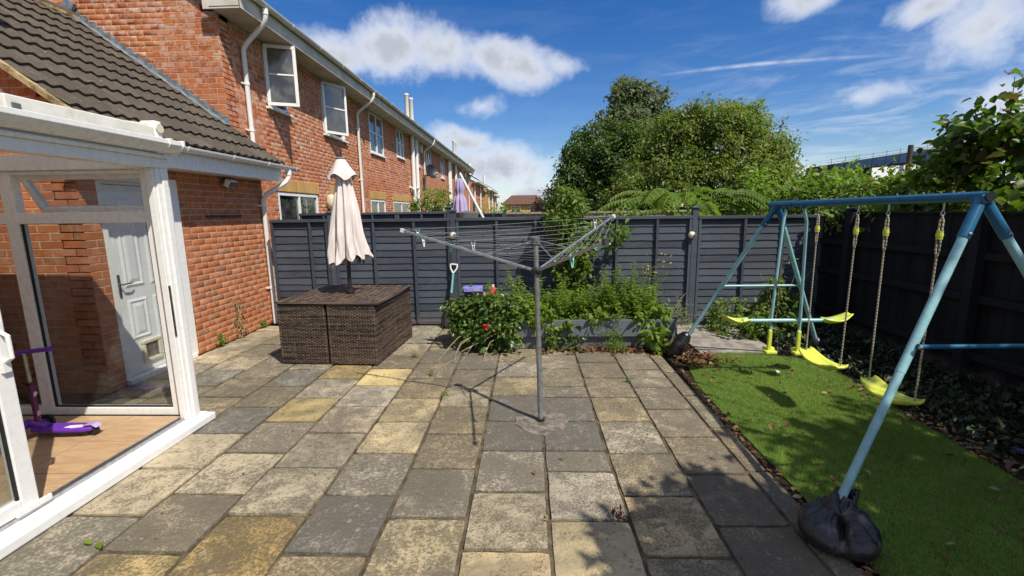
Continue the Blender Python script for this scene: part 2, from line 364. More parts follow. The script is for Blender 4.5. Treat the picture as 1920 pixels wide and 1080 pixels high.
def mat_slab():
    t = NT('riven_slab'); oi = t.n('ShaderNodeObjectInfo'); base = oi.outputs['Color']; al = oi.outputs['Alpha']; rn = oi.outputs['Random']
    ofs = t.n('ShaderNodeVectorMath', operation='ADD'); t.l(t.pos(), ofs.inputs[0])
    cb = t.n('ShaderNodeCombineXYZ'); t.l(t.math('MULTIPLY', rn, 40), cb.inputs[2]); t.l(cb.outputs[0], ofs.inputs[1])
    vsn = t.n('ShaderNodeVectorMath', operation='SCALE'); t.l(ofs.outputs[0], vsn.inputs[0]); t.l(t.math('MULTIPLY_ADD', t.white(t.math('ADD', rn, .37)), 1.0, .6), vsn.inputs['Scale']); V = vsn.outputs[0]
    # granular weathering: worn pale grains against dark algae, in patches that differ from slab to slab
    fine = t.noise(60, 5, .80, .3, V); mid = t.noise(5.5, 5, .70, .8, V); tone = t.noise(2.3, 3, .5, 0, V)
    s = t.math('ADD', t.math('MULTIPLY_ADD', fine, 3.8, -1.9), t.math('MULTIPLY_ADD', mid, 2.3, -1.15)); s = t.math('ADD', s, t.math('MULTIPLY_ADD', al, 1.35, -.60))
    st = t.ramp(s, -.42, .40)
    lt = t.mix(t.ramp(tone, .3, .7), t.mix(1.0, base, (.88, .87, .84), 'MULTIPLY'), t.mix(1.0, base, (1.22, 1.20, 1.14), 'MULTIPLY'))
    dk = t.mix(.45, t.mix(1.0, base, (.44, .435, .43), 'MULTIPLY'), (.090, .082, .068))
    c = t.mix(t.math('MULTIPLY', st, .92), lt, dk)
    # water marks and dirt that run across neighbouring slabs
    c = t.mix(t.ramp(t.noise(1.15, 5, .62, .7), .44, .62, 0, .55), c, (.135, .118, .090))
    # pale lichen crusts
    lv = t.math('SUBTRACT', 1.0, t.vor(17, 'F1', V)); li = t.math('MULTIPLY', t.ramp(lv, .70, .80), t.ramp(t.noise(6.5, 4, .6, 0, V), .50, .62))
    li = t.math('MULTIPLY', li, t.ramp(t.noise(150, 3, .6), .3, .6)); c = t.mix(t.math('MULTIPLY', li, .62), c, (.42, .40, .35))
    h = t.math('ADD', t.noise(11, 7, .72, .25, V), t.math('MULTIPLY', st, -.12))
    return t.done(t.bsdf(c, .9, .22, 0, t.bump(h, 1.0, .020)))
M['slab'] = mat_slab()
def mat_ftile():
    t = NT('terracotta_tile'); v = t.mapped((1.2, 5, 1)); c = t.mix(t.ramp(t.noise(5, 6, .6, .5, v), .3, .7), (.39, .245, .135), (.52, .36, .21))
    c = t.mix(t.math('MULTIPLY', t.rnd(), .35), c, (.45, .30, .17)); return t.done(t.bsdf(c, .3, .45))
M['floortile'] = mat_ftile()
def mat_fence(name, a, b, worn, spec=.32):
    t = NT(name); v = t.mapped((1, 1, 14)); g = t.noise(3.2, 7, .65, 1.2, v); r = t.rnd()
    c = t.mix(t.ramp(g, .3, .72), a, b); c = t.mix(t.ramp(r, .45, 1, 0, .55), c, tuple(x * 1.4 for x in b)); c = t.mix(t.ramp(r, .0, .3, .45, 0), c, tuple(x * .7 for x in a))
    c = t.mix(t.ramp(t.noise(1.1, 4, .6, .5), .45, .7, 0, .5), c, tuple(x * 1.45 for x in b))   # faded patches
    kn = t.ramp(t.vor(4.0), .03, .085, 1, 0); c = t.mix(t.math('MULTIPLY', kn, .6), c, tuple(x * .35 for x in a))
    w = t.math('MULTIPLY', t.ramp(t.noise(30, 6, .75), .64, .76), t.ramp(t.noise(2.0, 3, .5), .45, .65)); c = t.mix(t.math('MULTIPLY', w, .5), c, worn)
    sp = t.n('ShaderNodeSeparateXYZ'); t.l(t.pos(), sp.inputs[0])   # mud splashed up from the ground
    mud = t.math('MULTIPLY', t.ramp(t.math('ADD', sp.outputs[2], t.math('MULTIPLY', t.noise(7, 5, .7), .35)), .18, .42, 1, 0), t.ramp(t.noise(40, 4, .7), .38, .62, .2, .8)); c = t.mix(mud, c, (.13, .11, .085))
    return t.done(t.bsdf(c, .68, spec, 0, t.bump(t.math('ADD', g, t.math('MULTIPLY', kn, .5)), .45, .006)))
M['fence'] = mat_fence('painted_fence', (.038, .046, .062), (.062, .073, .095), (.18, .15, .12))
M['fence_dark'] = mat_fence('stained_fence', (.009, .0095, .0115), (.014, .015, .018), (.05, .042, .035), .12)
M['planter'] = mat_fence('planter_paint', (.085, .096, .118), (.105, .118, .142), (.2, .17, .13))
def mat_tile():
    t = NT('concrete_roof_tile'); r = t.rnd(); c = t.mix(r, (.075, .062, .050), (.112, .092, .073))
    c = t.mix(t.ramp(t.noise(7, 6, .7), .35, .7, 0, .7), c, (.062, .053, .044)); c = t.mix(t.math('MULTIPLY', t.ramp(t.noise(30, 4, .7), .60, .68), .55), c, (.26, .24, .18)); c = t.mix(t.math('MULTIPLY', t.ramp(t.noise(2.1, 5, .7), .55, .72), .5), c, (.10, .095, .045))
    return t.done(t.bsdf(c, .92, .2, 0, t.bump(t.noise(150, 4, .7), .5, .004)))
M['tile'] = mat_tile()
def mat_weave(nm='rattan_strand', sc=(.5, .5, 20)):
    t = NT(nm); v = t.mapped(sc); r = t.rnd()
    c = t.mix(t.ramp(t.noise(2.6, 4, .7, .1, v), .40, .60), (.024, .017, .016), (.120, .082, .060)); c = t.mix(t.math('MULTIPLY', t.ramp(r, .55, 1), .4), c, (.19, .15, .12))
    return t.done(t.bsdf(c, .42, .45, 0, t.bump(t.noise(220, 2, .5), .2, .001)))
M['rattan'] = mat_weave(); M['rattan_top'] = mat_weave('rattan_top_strand', (16, .6, 1))
def mat_rope():
    t = NT('braided_rope'); w = t.n('ShaderNodeTexWave', wave_type='BANDS', bands_direction='DIAGONAL'); w.inputs['Scale'].default_value = 26; t.l(t.pos(), w.inputs[0])
    c = t.mix(w.outputs[1], (.22, .205, .14), (.40, .375, .27)); return t.done(t.bsdf(c, .85, .2, 0, t.bump(w.outputs[1], .6, .003)))
M['rope'] = mat_rope()
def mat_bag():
    t = NT('black_bin_bag'); v = t.noise(15, 3, .55, 2.6); c = t.mix(t.ramp(t.noise(9, 5, .7), .50, .74), (.016, .016, .018), (.11, .105, .10))  # grey patches paint dust and sunlit sheen into the black
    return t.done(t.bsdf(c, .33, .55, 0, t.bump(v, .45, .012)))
M['bag'] = mat_bag()
def mat_leaf(name, a, b, c3=None, trans=.35, rough=.45, spec=.35, back=None, tint=(1.5, 1.6, .7)):
    t = NT(name); r = t.rnd(); r2 = t.white(t.math('ADD', r, 5.3)); c = t.mix(r, a, b)
    if c3: c = t.mix(t.ramp(r2, .86, .9), c, c3)
    c = t.mix(t.ramp(t.noise(1.3, 3, .5), .35, .65, 0, .35), c, tuple(x * .6 for x in a))
    if back:
        t.pos(); c = t.mix(t._pos.outputs['Backfacing'], c, back)
    p = t.bsdf(c, rough, spec); tr = t.n('ShaderNodeBsdfTranslucent'); t.l(t.mix(1.0, c, tint, 'MULTIPLY'), tr.inputs[0])
    mx = t.n('ShaderNodeMixShader'); mx.inputs[0].default_value = trans; t.l(p, mx.inputs[1]); t.l(tr.outputs[0], mx.inputs[2]); return t.done(mx.outputs[0])
M['polyroof'] = mat_leaf('roof_sheet', (.60, .60, .60), (.62, .62, .62), None, .75, .4, .35, None, (1.1, 1.1, 1.1))
M['leaf_dark'] = mat_leaf('leaf_dark', (.062, .115, .030), (.115, .175, .044), None, .35)
M['leaf_white'] = mat_leaf('leaf_whitebeam', (.062, .100, .040), (.10, .145, .058), None, .25, .5, .3, (.26, .28, .22))
M['leaf_olive'] = mat_leaf('leaf_olive', (.115, .185, .034), (.215, .275, .068), (.28, .22, .095), .42)
M['leaf_mid'] = mat_leaf('leaf_mid', (.105, .185, .028), (.165, .255, .045), (.24, .22, .06), .42)
M['leaf_bright'] = mat_leaf('leaf_bright', (.145, .235, .026), (.21, .30, .045), None, .45)
M['leaf_hazel'] = mat_leaf('leaf_hazel', (.075, .140, .018), (.12, .19, .028), (.12, .08, .04), .42)
M['leaf_gloss'] = mat_leaf('leaf_glossy', (.055, .115, .022), (.105, .175, .032), (.22, .23, .05), .3, .3, .45)
M['leaf_red'] = mat_leaf('leaf_maroon', (.055, .014, .012), (.09, .024, .018), None, .25)
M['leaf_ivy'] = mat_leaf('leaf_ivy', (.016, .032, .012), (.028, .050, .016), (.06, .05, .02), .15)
M['leaf_dry'] = mat_leaf('leaf_fallen', (.13, .065, .032), (.25, .14, .075), (.34, .25, .16), .15, .8, .15)
M['grass'] = mat_leaf('turf_blade', (.165, .275, .045), (.245, .36, .085), (.40, .39, .17), .35, .5, .3)
M['turf_base'] = plain('turf_backing', (.11, .18, .03), .9, .1, vary=.3, nscale=25, bump=.6, bscale=200, bdist=.006)

# ------------------------------------------------------------------ leaf clouds
def leaf_geo(P, D, Nn, L, W, fold=.25, curl=.15, full=False):
    """one leaf per row: base P, direction D, normal Nn, length L, width W"""
    D = D / np.linalg.norm(D, axis=1, keepdims=True); S = np.cross(D, Nn); S /= np.maximum(np.linalg.norm(S, axis=1, keepdims=True), 1e-6); U = np.cross(S, D)
    L = L[:, None]; W = W[:, None]; n = len(P)
    if not full:
        V = np.stack([P, P + D * L * .45 + S * W * .5 + U * W * fold, P + D * L - U * L * curl, P + D * L * .45 - S * W * .5 + U * W * fold], 1)
        b = np.arange(n)[:, None] * 4; F = np.concatenate([b + [0, 1, 2], b + [0, 2, 3]], 0)
        return V.reshape(-1, 3), F
    m1 = P + D * L * .30; m2 = P + D * L * .66 - U * L * curl * .4
    V = np.stack([P, m1, m2, P + D * L - U * L * curl,
                  m1 + S * W * .46 + U * W * fold, m2 + S * W * .42 + U * W * fold, m1 - S * W * .46 + U * W * fold, m2 - S * W * .42 + U * W * fold], 1)
    b = np.arange(n)[:, None] * 8
    F = np.concatenate([b + q for q in ([0, 4, 1], [0, 1, 6], [4, 5, 2], [4, 2, 1], [1, 2, 7], [1, 7, 6], [5, 3, 2], [2, 3, 7])], 0)
    return V.reshape(-1, 3), F
def unit(n):
    v = rng.normal(size=(n, 3)); return v / np.linalg.norm(v, axis=1, keepdims=True)
def leaves(name, P, out, size, mat, parent=None, aspect=.55, droop=.35, full=False, up=.5, szv=.35, fold=.25):
    n = len(P); D = unit(n) * .9 + out * .7; D[:, 2] -= droop; Nn = unit(n) * .6 + out * .55 + np.array([.12, -.12, up + .25])
    L = size * (1 + szv * rng.normal(size=n)).clip(.4, 1.8); V, F = leaf_geo(P, D, Nn, L, L * aspect, fold, .15, full)
    return obj(arr_mesh(name, V, F, mat), name, parent)
def crown_points(blobs, n, shell=.5, lump=.28, clumps=26):
    """points in lumpy ellipsoids, denser near the outside"""
    vol = np.array([b[3] * b[4] * b[5] for b in blobs]) ** .75; cnt = (n * vol / vol.sum()).astype(int) + 1; PP = []; OO = []
    for (x, y, z, rx, ry, rz), k in zip(blobs, cnt):
        m = max(6, int(clumps)); cd = unit(m); cr = rng.uniform(.62, 1.0, m); rs = rng.uniform(.16, .34, m); ci = rng.integers(0, m, k); d2 = unit(k)
        loose = rng.random(k) < .14; q = cd[ci] * cr[ci][:, None] + d2 * (rs[ci] * rng.uniform(.55, 1.0, k))[:, None]
        q[loose] = unit(loose.sum()) * rng.uniform(shell, 1.12, loose.sum())[:, None]
        PP.append(np.array([x, y, z]) + q * np.array([rx, ry, rz])); o = d2 * .6 + cd[ci] * .6; OO.append(o / np.maximum(np.linalg.norm(o, axis=1, keepdims=True), 1e-6))
    return np.concatenate(PP), np.concatenate(OO)
def sprays(P, O, k, spread):
    """turn each point into a little spray of k points, so that leaves come in tufts"""
    n = len(P); Q = np.repeat(P, k, 0) + rng.normal(size=(n * k, 3)) * spread; return Q, np.repeat(O, k, 0)
def limb(mb, p, q, r0, r1, bend=.12, seg=5):
    p = np.array(p, float); q = np.array(q, float); L = np.linalg.norm(q - p); path = [p + (q - p) * i / seg + (rng.normal(size=3) * bend * L * .25 if 0 < i < seg else 0) for i in range(seg + 1)]
    mb.tube(path, [r0 + (r1 - r0) * i / seg for i in range(seg + 1)], 7); return path
def tree(name, label, base, blobs, n, size, mat, trunk_r=.14, tuft=5, spread=.14, group=None, aspect=.55, top=None, full=False, droop=.35, shell=.5):
    t = thing(name, label, 'tree', base, 0, group); b = np.array(base, float)
    mb = MB(); c = np.array([x[:3] for x in blobs]); cz = c.mean(0); fork = b + (cz - b) * .45
    limb(mb, (0, 0, -.1), fork - b, trunk_r, trunk_r * .7, .05)
    for bl in blobs:
        e = np.array(bl[:3]) - b; limb(mb, fork - b, e, trunk_r * .55, trunk_r * .2)
        for _ in range(5):
            limb(mb, e * .9 + (fork - b) * .1, e + unit(1)[0] * np.array(bl[3:]) * .85, trunk_r * .2, trunk_r * .05, .2, 4)
    mb.build('trunk', M['bark'], t, 'all', fix=False)
    P, O = crown_points(blobs, n // tuft, shell); P, O = sprays(P, O, tuft, spread); P = P - b
    leaves('crown', P, O, size, mat, t, aspect, droop, full); return t
# ================================================================== THE SETTING
g = MB().add([(-500, -300, -.09), (500, -300, -.09), (500, 900, -.09), (-500, 900, -.09)], [(0, 1, 2, 3)])
kind(g.build('ground', plain('rough_ground', (.07, .085, .035), .95, .1, vary=.3, nscale=.8, bump=.5, bscale=20, bdist=.02)), 'structure')

# ---- patio: bed plus one object for each slab
patio = kind(MB().b2((-4.12, -.6, -.085), (1.575, 6.78, -.016)).build('patio', M['paver_bed']), 'structure')
def slab_mesh(k):
    n = 7; vs = []; top = np.zeros((n + 1, n + 1, 3))
    for j in range(n + 1):
        for i in range(n + 1):
            ex = i in (0, n); ey = j in (0, n)
            x = i / n - .5; y = j / n - .5; z = rng.normal() * .0011
            if ex: x -= math.copysign(abs(rng.normal()) * .006, x)
            if ey: y -= math.copysign(abs(rng.normal()) * .006, y)
            if ex and ey: x *= .985; y *= .985
            if ex or ey: z -= .0035
            top[j, i] = (x, y, z)
    vs = top.reshape(-1, 3).tolist(); W = n + 1; fs = [(j * W + i, j * W + i + 1, (j + 1) * W + i + 1, (j + 1) * W + i) for j in range(n) for i in range(n)]
    ring = [i for i in range(n)] + [j * W + n for j in range(n)] + [n * W + n - i for i in range(n)] + [(n - j) * W for j in range(n)]
    b = len(vs)
    for r in ring: p = vs[r]; vs.append((p[0] * 1.004, p[1] * 1.004, -.04))
    m = len(ring); fs += [(ring[(i + 1) % m], ring[i], b + i, b + (i + 1) % m) for i in range(m)]
    return MB().add(vs, fs).mesh('slab', M['slab'], True, False)
SLABS = [slab_mesh(k) for k in range(6)]
BUFF = (.415, .335, .205); YEL = (.42, .325, .155); GREY = (.38, .332, .248); PALE = (.425, .37, .267); BLUE = (.27, .25, .217); BROWN = (.36, .30, .203); LG = (.395, .352, .277)
EDGES = [-4.10, -3.62, -3.165, -2.70, -2.235, -1.765, -1.272, -.811, -.355, .107, .558, 1.007, 1.425]
def joints(y0, step=.493, a=-.6, b=6.75):
    k = math.ceil((a - y0) / step); out = [a]
    while y0 + k * step < b - .06: out.append(y0 + k * step); k += 1
    return out + [b]
START = {0: 2.0, 1: 2.29, 2: 2.02, 3: 2.29, 4: 2.005, 5: 2.305, 6: 2.005, 7: 2.295, 8: 2.05, 9: 2.29, 10: 2.02, 11: 2.255}
HAND = {}  # (column, y centre) -> tone, algae
def hand(c, y, col, al): HAND[(c, round(y, 2))] = (col, al)
for c, y, col, al in [(3, 2.04, GREY, .5), (3, 2.53, PALE, .26), (3, 3.03, PALE, .2), (4, 1.76, YEL, .34), (4, 2.25, PALE, .62), (4, 2.75, PALE, .34), (4, 3.24, LG, .62), (4, 3.75, YEL, .2), (4, 4.2, LG, .4), (4, 4.7, YEL, .36),
                      (5, 2.06, YEL, .5), (5, 2.55, PALE, .42), (5, 3.05, PALE, .3), (5, 3.53, LG, .42), (5, 4.03, LG, .3), (5, 4.5, YEL, .12), (6, 1.76, BUFF, .42), (6, 2.25, BLUE, .62), (6, 2.75, LG, .5), (6, 3.24, BUFF, .28), (6, 3.73, BUFF, .34),
                      (7, 2.05, BUFF, .46), (7, 2.54, LG, .56), (7, 3.03, BROWN, .5), (7, 3.5, BUFF, .5), (8, 1.8, (.45, .36, .215), .08), (8, 2.3, PALE, .3), (8, 2.79, LG, .6), (8, 3.27, BLUE, .62), (8, 3.76, BLUE, .62), (8, 4.25, BUFF, .45),
                      (9, 2.05, (.46, .37, .225), .06), (9, 2.53, (.40, .35, .27), .32), (9, 3.26, BLUE, .66), (9, 3.74, BLUE, .62), (10, 1.78, BUFF, .5), (10, 2.26, BUFF, .34), (10, 2.76, BROWN, .5), (10, 3.25, GREY, .55), (10, 3.74, BUFF, .5)]: hand(c, y, col, al)
def near(c, y):
    for (cc, yy), v in HAND.items():
        if cc == c and abs(yy - y) < .16: return v
def lay(x0, x1, y0, y1, col, al):
    gp = .0105; x0 += gp + rng.normal() * .002; x1 -= gp + rng.normal() * .002; y0 += gp + rng.normal() * .003; y1 -= gp + rng.normal() * .003
    kb = 1 + rng.normal() * .08; kw = rng.normal() * .025; col = (col[0] * kb * (1 + kw), col[1] * kb, col[2] * kb * (1 - kw))
    place(SLABS[rng.integers(6)], 'slab', patio, ((x0 + x1) / 2, (y0 + y1) / 2, rng.normal() * .0018), (rng.normal() * .003, rng.normal() * .003, rng.normal() * .004), (x1 - x0, y1 - y0, 1), (*col, min(1, max(0, al))))
for c in range(12):
    js = joints(START[c])
    if c == 9: js = [j for j in js if not 2.7 < j < 4.4] + [2.77, 3.03, 3.5, 3.985, 4.24]; js.sort()
    if c == 8: js = [j for j in js if not 2.9 < j < 3.9] + [3.03, 3.5]; js.sort()
    for y0, y1 in zip(js[:-1], js[1:]):
        if y1 < .35: continue
        ym = (y0 + y1) / 2; h = near(c, ym)
        if h: col, al = h
        else:
            col = [GREY, BROWN, LG, BUFF][rng.integers(4)]; al = rng.uniform(.36, .66)
            if c >= 10: col = [GREY, BROWN, BROWN][rng.integers(3)]; al = rng.uniform(.5, .66)
            if c < 4 and ym > 3.4: col = [GREY, BROWN, BLUE][rng.integers(3)]; al = rng.uniform(.4, .6)
            if c == 0: col = PALE; al = .28
        lay(EDGES[c], EDGES[c + 1], y0, y1, col, al)
for y in np.arange(.3, 5.2, .62): lay(1.425, 1.572, y, y + .62, BROWN, .55)
# concrete plug round the dryer's socket
pl = MB(); n = 26; r = [.205 * (1 + .06 * math.sin(3 * a) + rng.normal() * .03) for a in np.linspace(0, 6.28, n, False)]
pl.add([(0.10 + r[i] * 1.05 * math.cos(6.283 * i / n), 3.49 + r[i] * math.sin(6.283 * i / n), .0035 + rng.normal() * .001) for i in range(n)] + [(.1 + r[i] * 1.07 * math.cos(6.283 * i / n), 3.49 + r[i] * 1.02 * math.sin(6.283 * i / n), -.01) for i in range(n)] + [(.1, 3.49, .007)],
       [(i, (i + 1) % n, 2 * n) for i in range(n)] + [(n + i, n + (i + 1) % n, (i + 1) % n, i) for i in range(n)])
pl.build('concrete_plug', plain('plug_concrete', (.20, .17, .145), .95, .15, vary=.3, nscale=14, bump=.9, bscale=60, bdist=.008, dirt=((.10, .085, .075), .8)), patio, True)

# ---- artificial lawn, soil and concrete path
LAWN = [(1.66, 0.2), (1.64, 2.3), (1.645, 3.5), (1.66, 4.3), (1.76, 4.85), (2.0, 5.24), (2.35, 5.30), (2.8, 5.25), (3.12, 5.12), (3.27, 4.75), (3.2, 4.2), (3.13, 3.6), (3.08, 2.8), (3.05, 2.0), (3.05, .2)]
kind(MB().add([(x, y, -.012) for x, y in LAWN], [tuple(range(len(LAWN)))]).build('lawn', M['turf_base']), 'structure')
kind(MB().b2((1.575, -.5, -.085), (4.25, 6.78, -.018)).build('soil_bed', M['soil']), 'structure')
kind(MB().b2((2.06, 5.32, -.06), (3.0, 6.66, .004)).build('path', M['concrete'], bevel=.006), 'structure')
def inside(px, py, poly):
    r = np.zeros(len(px), bool); n = len(poly)
    for i in range(n):
        (x0, y0), (x1, y1) = poly[i], poly[(i + 1) % n]
        c = ((y0 > py) != (y1 > py)) & (px < (x1 - x0) * (py - y0) / (y1 - y0 + 1e-12) + x0); r ^= c
    return r
N = 230000; xs = rng.uniform(1.6, 3.3, N); ys = rng.uniform(1.3, 5.3, N); k = inside(xs, ys, LAWN) & (rng.random(N) < np.clip(1.25 - (ys - 1.8) * .16, .5, 1)); xs = xs[k]; ys = ys[k]; N = len(xs)
P = np.stack([xs, ys, np.full(N, -.012)], 1); D = np.stack([rng.normal(size=N) * .55 - .1, rng.normal(size=N) * .55 + .2, np.ones(N)], 1); D /= np.linalg.norm(D, axis=1, keepdims=True)
S = np.cross(D, unit(N)); S /= np.linalg.norm(S, axis=1, keepdims=True); L = rng.uniform(.014, .034, N)[:, None]
V = np.stack([P - S * .0013, P + S * .0013, P + D * L], 1).reshape(-1, 3)
kind(tag(obj(arr_mesh('turf_blades', V, np.arange(3 * N).reshape(-1, 3), M['grass']), 'turf_blades'), 'short green artificial turf blades covering the lawn', 'turf'), 'stuff')

# ================================================================== BRICKWORK
def brick_mesh(mat, nm='brick'):
    a, h, d, c = .2145, .0645, .05, .0022; x = a / 2; z = h / 2
    j = lambda: rng.normal() * .0008
    F = [(-x + c, 0 + j(), -z + c), (x - c, 0 + j(), -z + c), (x - c, 0 + j(), z - c), (-x + c, 0 + j(), z - c)]
    Mi = [(-x, c, -z), (x, c, -z), (x, c, z), (-x, c, z)]; B = [(-x, d, -z), (x, d, -z), (x, d, z), (-x, d, z)]
    fs = [(0, 1, 2, 3)] + [(4 + i, 4 + (i + 1) % 4, (i + 1) % 4, i) for i in range(4)] + [(8 + i, 8 + (i + 1) % 4, 4 + (i + 1) % 4, 4 + i) for i in range(4)]
    return MB().add(F + Mi + B, fs).mesh(nm, mat, False, False)
def courses(length, z0, z1, holes=(), top=None, bot=None, u0=0.0, phase=0):
    out = []; k = 0
    while z0 + k * .075 + .065 <= z1 + 1e-6:
        zc = z0 + k * .075 + .0325; u = -((k + phase) % 2) * .1125
        while u < length:
            segs = [(max(u, 0), min(u + .215, length))]
            for (a, b, c, d) in holes:
                if c - .02 < zc < d + .02:
                    ns = []
                    for (p, q) in segs:
                        if q <= a or p >= b: ns.append((p, q))
                        else:
                            if p < a: ns.append((p, a - .004))
                            if q > b: ns.append((b + .004, q))
                    segs = ns
            for (p, q) in segs:
                if q - p > .035 and (top is None or zc + .03 < top((p + q) / 2)) and (bot is None or zc > bot((p + q) / 2)): out.append((p, q, zc))
            u += .225
        k += 1
    return out
class Bricks:
    """collects bricks of one thing; the nearest become objects, the rest one mesh"""
    def __init__(s, mat): s.L = []; s.mesh = [brick_mesh(mat) for _ in range(4)]; s.mat = mat
    def wall(s, part, origin, rz, cs):
        c, n = math.cos(rz), math.sin(rz)
        for p, q, z in cs:
            u = (p + q) / 2; s.L.append((part, (origin[0] + c * u, origin[1] + n * u, origin[2] + z), rz, (q - p) / .215))
    def flush(s, limit=300):
        s.L.sort(key=lambda b: (Vector(b[1]) - CAM).length)
        for part, loc, rz, sc in s.L[:limit]:
            place(s.mesh[rng.integers(4)], 'brick', part, (loc[0], loc[1], loc[2]), (0, 0, rz), (sc, 1, 1))
        rest = s.L[limit:]
        if rest:
            base = [np.array([v.co[:] for v in m.vertices]) for m in s.mesh]; Fq = np.array([p.vertices[:] for p in s.mesh[0].polygons]); bypart = {}
            for b in rest: bypart.setdefault(b[0], []).append(b)
            for part, bl in bypart.items():
                VV = []; FF = []
                for i, (_, loc, rz, sc) in enumerate(bl):
                    v = base[i % 4] * np.array([sc, 1, 1]); c, n = math.cos(rz), math.sin(rz)
                    VV.append(np.stack([v[:, 0] * c - v[:, 1] * n, v[:, 0] * n + v[:, 1] * c, v[:, 2]], 1) + np.array(loc)); FF.append(Fq + 12 * i)
                kind(obj(arr_mesh('brickwork', np.concatenate(VV), np.concatenate(FF), s.mat), 'brickwork', part), 'stuff')

def soldier(parent, x, y0, y1, z0, h=.215):
    mb = MB(); n = max(1, int((y1 - y0) / .075))
    for i in range(n):
        y = y0 + (i + .5) * (y1 - y0) / n; mb.box((x - .02 + rng.normal() * .001, y, z0 + h / 2), (.05, (y1 - y0) / n - .009, h))
    return mb.build('lintel', M['buffbrick'], parent, bevel=.003, seg=1)
def window(parent, x, y0, y1, z0, z1, cols=2, transom=None, mat='winglass', sill=True, curtain=False, name='window'):
    """fixed window in a wall facing +x; frame is the part, panes and sill its sub-parts"""
    fw = .055; xf = x - .035; mb = MB()
    for a, b in (((y0, z0), (y1, z0 + fw)), ((y0, z1 - fw), (y1, z1)), ((y0, z0 + fw), (y0 + fw, z1 - fw)), ((y1 - fw, z0 + fw), (y1, z1 - fw))): mb.b2((xf - .03, a[0], a[1]), (xf + .035, b[0], b[1]))
    for i in range(1, cols): yc = y0 + (y1 - y0) * i / cols; mb.b2((xf - .028, yc - .03, z0 + fw), (xf + .033, yc + .03, z1 - fw))
    if transom: mb.b2((xf - .02, y0 + fw, transom - .018), (xf + .025, y1 - fw, transom + .018))
    w = mb.build(name, M['upvc'], parent, bevel=.004)
    MB().b2((xf - .008, y0 + .02, z0 + .02), (xf + .002, y1 - .02, z1 - .02)).build('pane', M[mat], w)
    MB().b2((xf - .30, y0 - .05, z0 - .05), (xf - .26, y1 + .05, z1 + .05)).build('interior', M['darkgap'], w)
    if curtain:
        for a, b in ((y0 + .04, y0 + (y1 - y0) * .24), (y1 - (y1 - y0) * .24, y1 - .04)):
            MB().grid(lambda u, v: (xf - .10 + .02 * math.sin(u * 24), a + (b - a) * u, z0 + (z1 - z0) * v), 24, 1).build('curtain', M['paper'], w, 'all', fix=False)
    if sill: MB().b2((xf - .02, y0 - .04, z0 - .045), (x + .055, y1 + .04, z0 - .004)).build('sill', M['upvc'], w, bevel=.006)
    return w
def gutter(parent, x, z, y0, y1, r=.055, mat='upvc', brackets=1.0):
    mb = MB(); n = 9; pr = [(x + r * math.cos(math.pi + math.pi * i / n), z + r * math.sin(math.pi + math.pi * i / n)) for i in range(n + 1)]
    pi = [(x + (r - .006) * math.cos(2 * math.pi - math.pi * i / n), z + (r - .006) * math.sin(2 * math.pi - math.pi * i / n)) for i in range(n + 1)]
    mb.prism(pr + pi, 1, y0, y1); gt = mb.build('gutter', M[mat], parent, True)
    y = y0 + .25
    while y < y1:
        b = MB(); rr = r + .006; p = [(x + rr * math.cos(math.pi + math.pi * i / n), z + rr * math.sin(math.pi + math.pi * i / n)) for i in range(n + 1)]
        q = [(x + (r + .001) * math.cos(2 * math.pi - math.pi * i / n), z + .004 + (r + .001) * math.sin(2 * math.pi - math.pi * i / n)) for i in range(n + 1)]
        b.prism(p + q, 1, y, y + .035).build('gutter_bracket', M['upvc'], gt, True); y += brackets
    return gt
def downpipe(parent, xg, zg, xw, y, z1, z0=0, r=.034, clips=(), yw=None, mat='upvc'):
    yw = y if yw is None else yw
    d = MB().tube([(xg, y, zg), (xg, y, zg - .12), (xg - .03, y + (yw - y) * .2, zg - .20), (xw + .05, yw, z1 + .03), (xw, yw, z1 - .05), (xw, yw, z0)], r, 12).build('downpipe', M[mat], parent, True)
    MB().tube([(xg, y, zg - .02), (xg, y, zg - .1)], r + .008, 12).build('pipe_socket', M[mat], d, True)
    for z in clips: MB().tube([(xw, yw, z - .02), (xw, yw, z + .02)], r + .007, 12).box((xw - .04, yw - .055, z), (.025, .05, .025)).build('pipe_clip', M[mat], d, True)
    return d

# ---- terraced houses running away on the left (wall faces +x at x = -4.46)
XW = -4.46
def house_shell(t, y0, y1, bricks=None, holes=(), zlow=.75, gable=False, far=False):
    z1 = 4.62
    wl_ = MB()
    hs = sorted(holes)
    if far: mat = M['brickfar']
    else: mat = M['mortar']
    xo = XW - .0 if far else XW - .003
    if gable: y0 += .004
    # wall as strips round the openings so that the openings are real
    ycuts = sorted(set([y0, y1] + [h[0] for h in hs] + [h[1] for h in hs]))
    for a, b in zip(ycuts[:-1], ycuts[1:]):
        zs = [0.0]; ops = sorted([(h[2], h[3]) for h in hs if h[0] <= a + 1e-6 and h[1] >= b - 1e-6])
        for c, d in ops: zs += [c, d]
        zs.append(z1)
        for c, d in zip(zs[0::2], zs[1::2]):
            if d - c > .01: wl_.b2((xo - .25, a, c), (xo, b, d))
    w = wl_.build('wall', mat, t)
    if bricks is not None: bricks.wall(w, (XW, y0, 0), R(90), courses(y1 - y0, zlow, z1 - .02, [(a - y0, b - y0, c, d) for a, b, c, d in hs]))
    return w
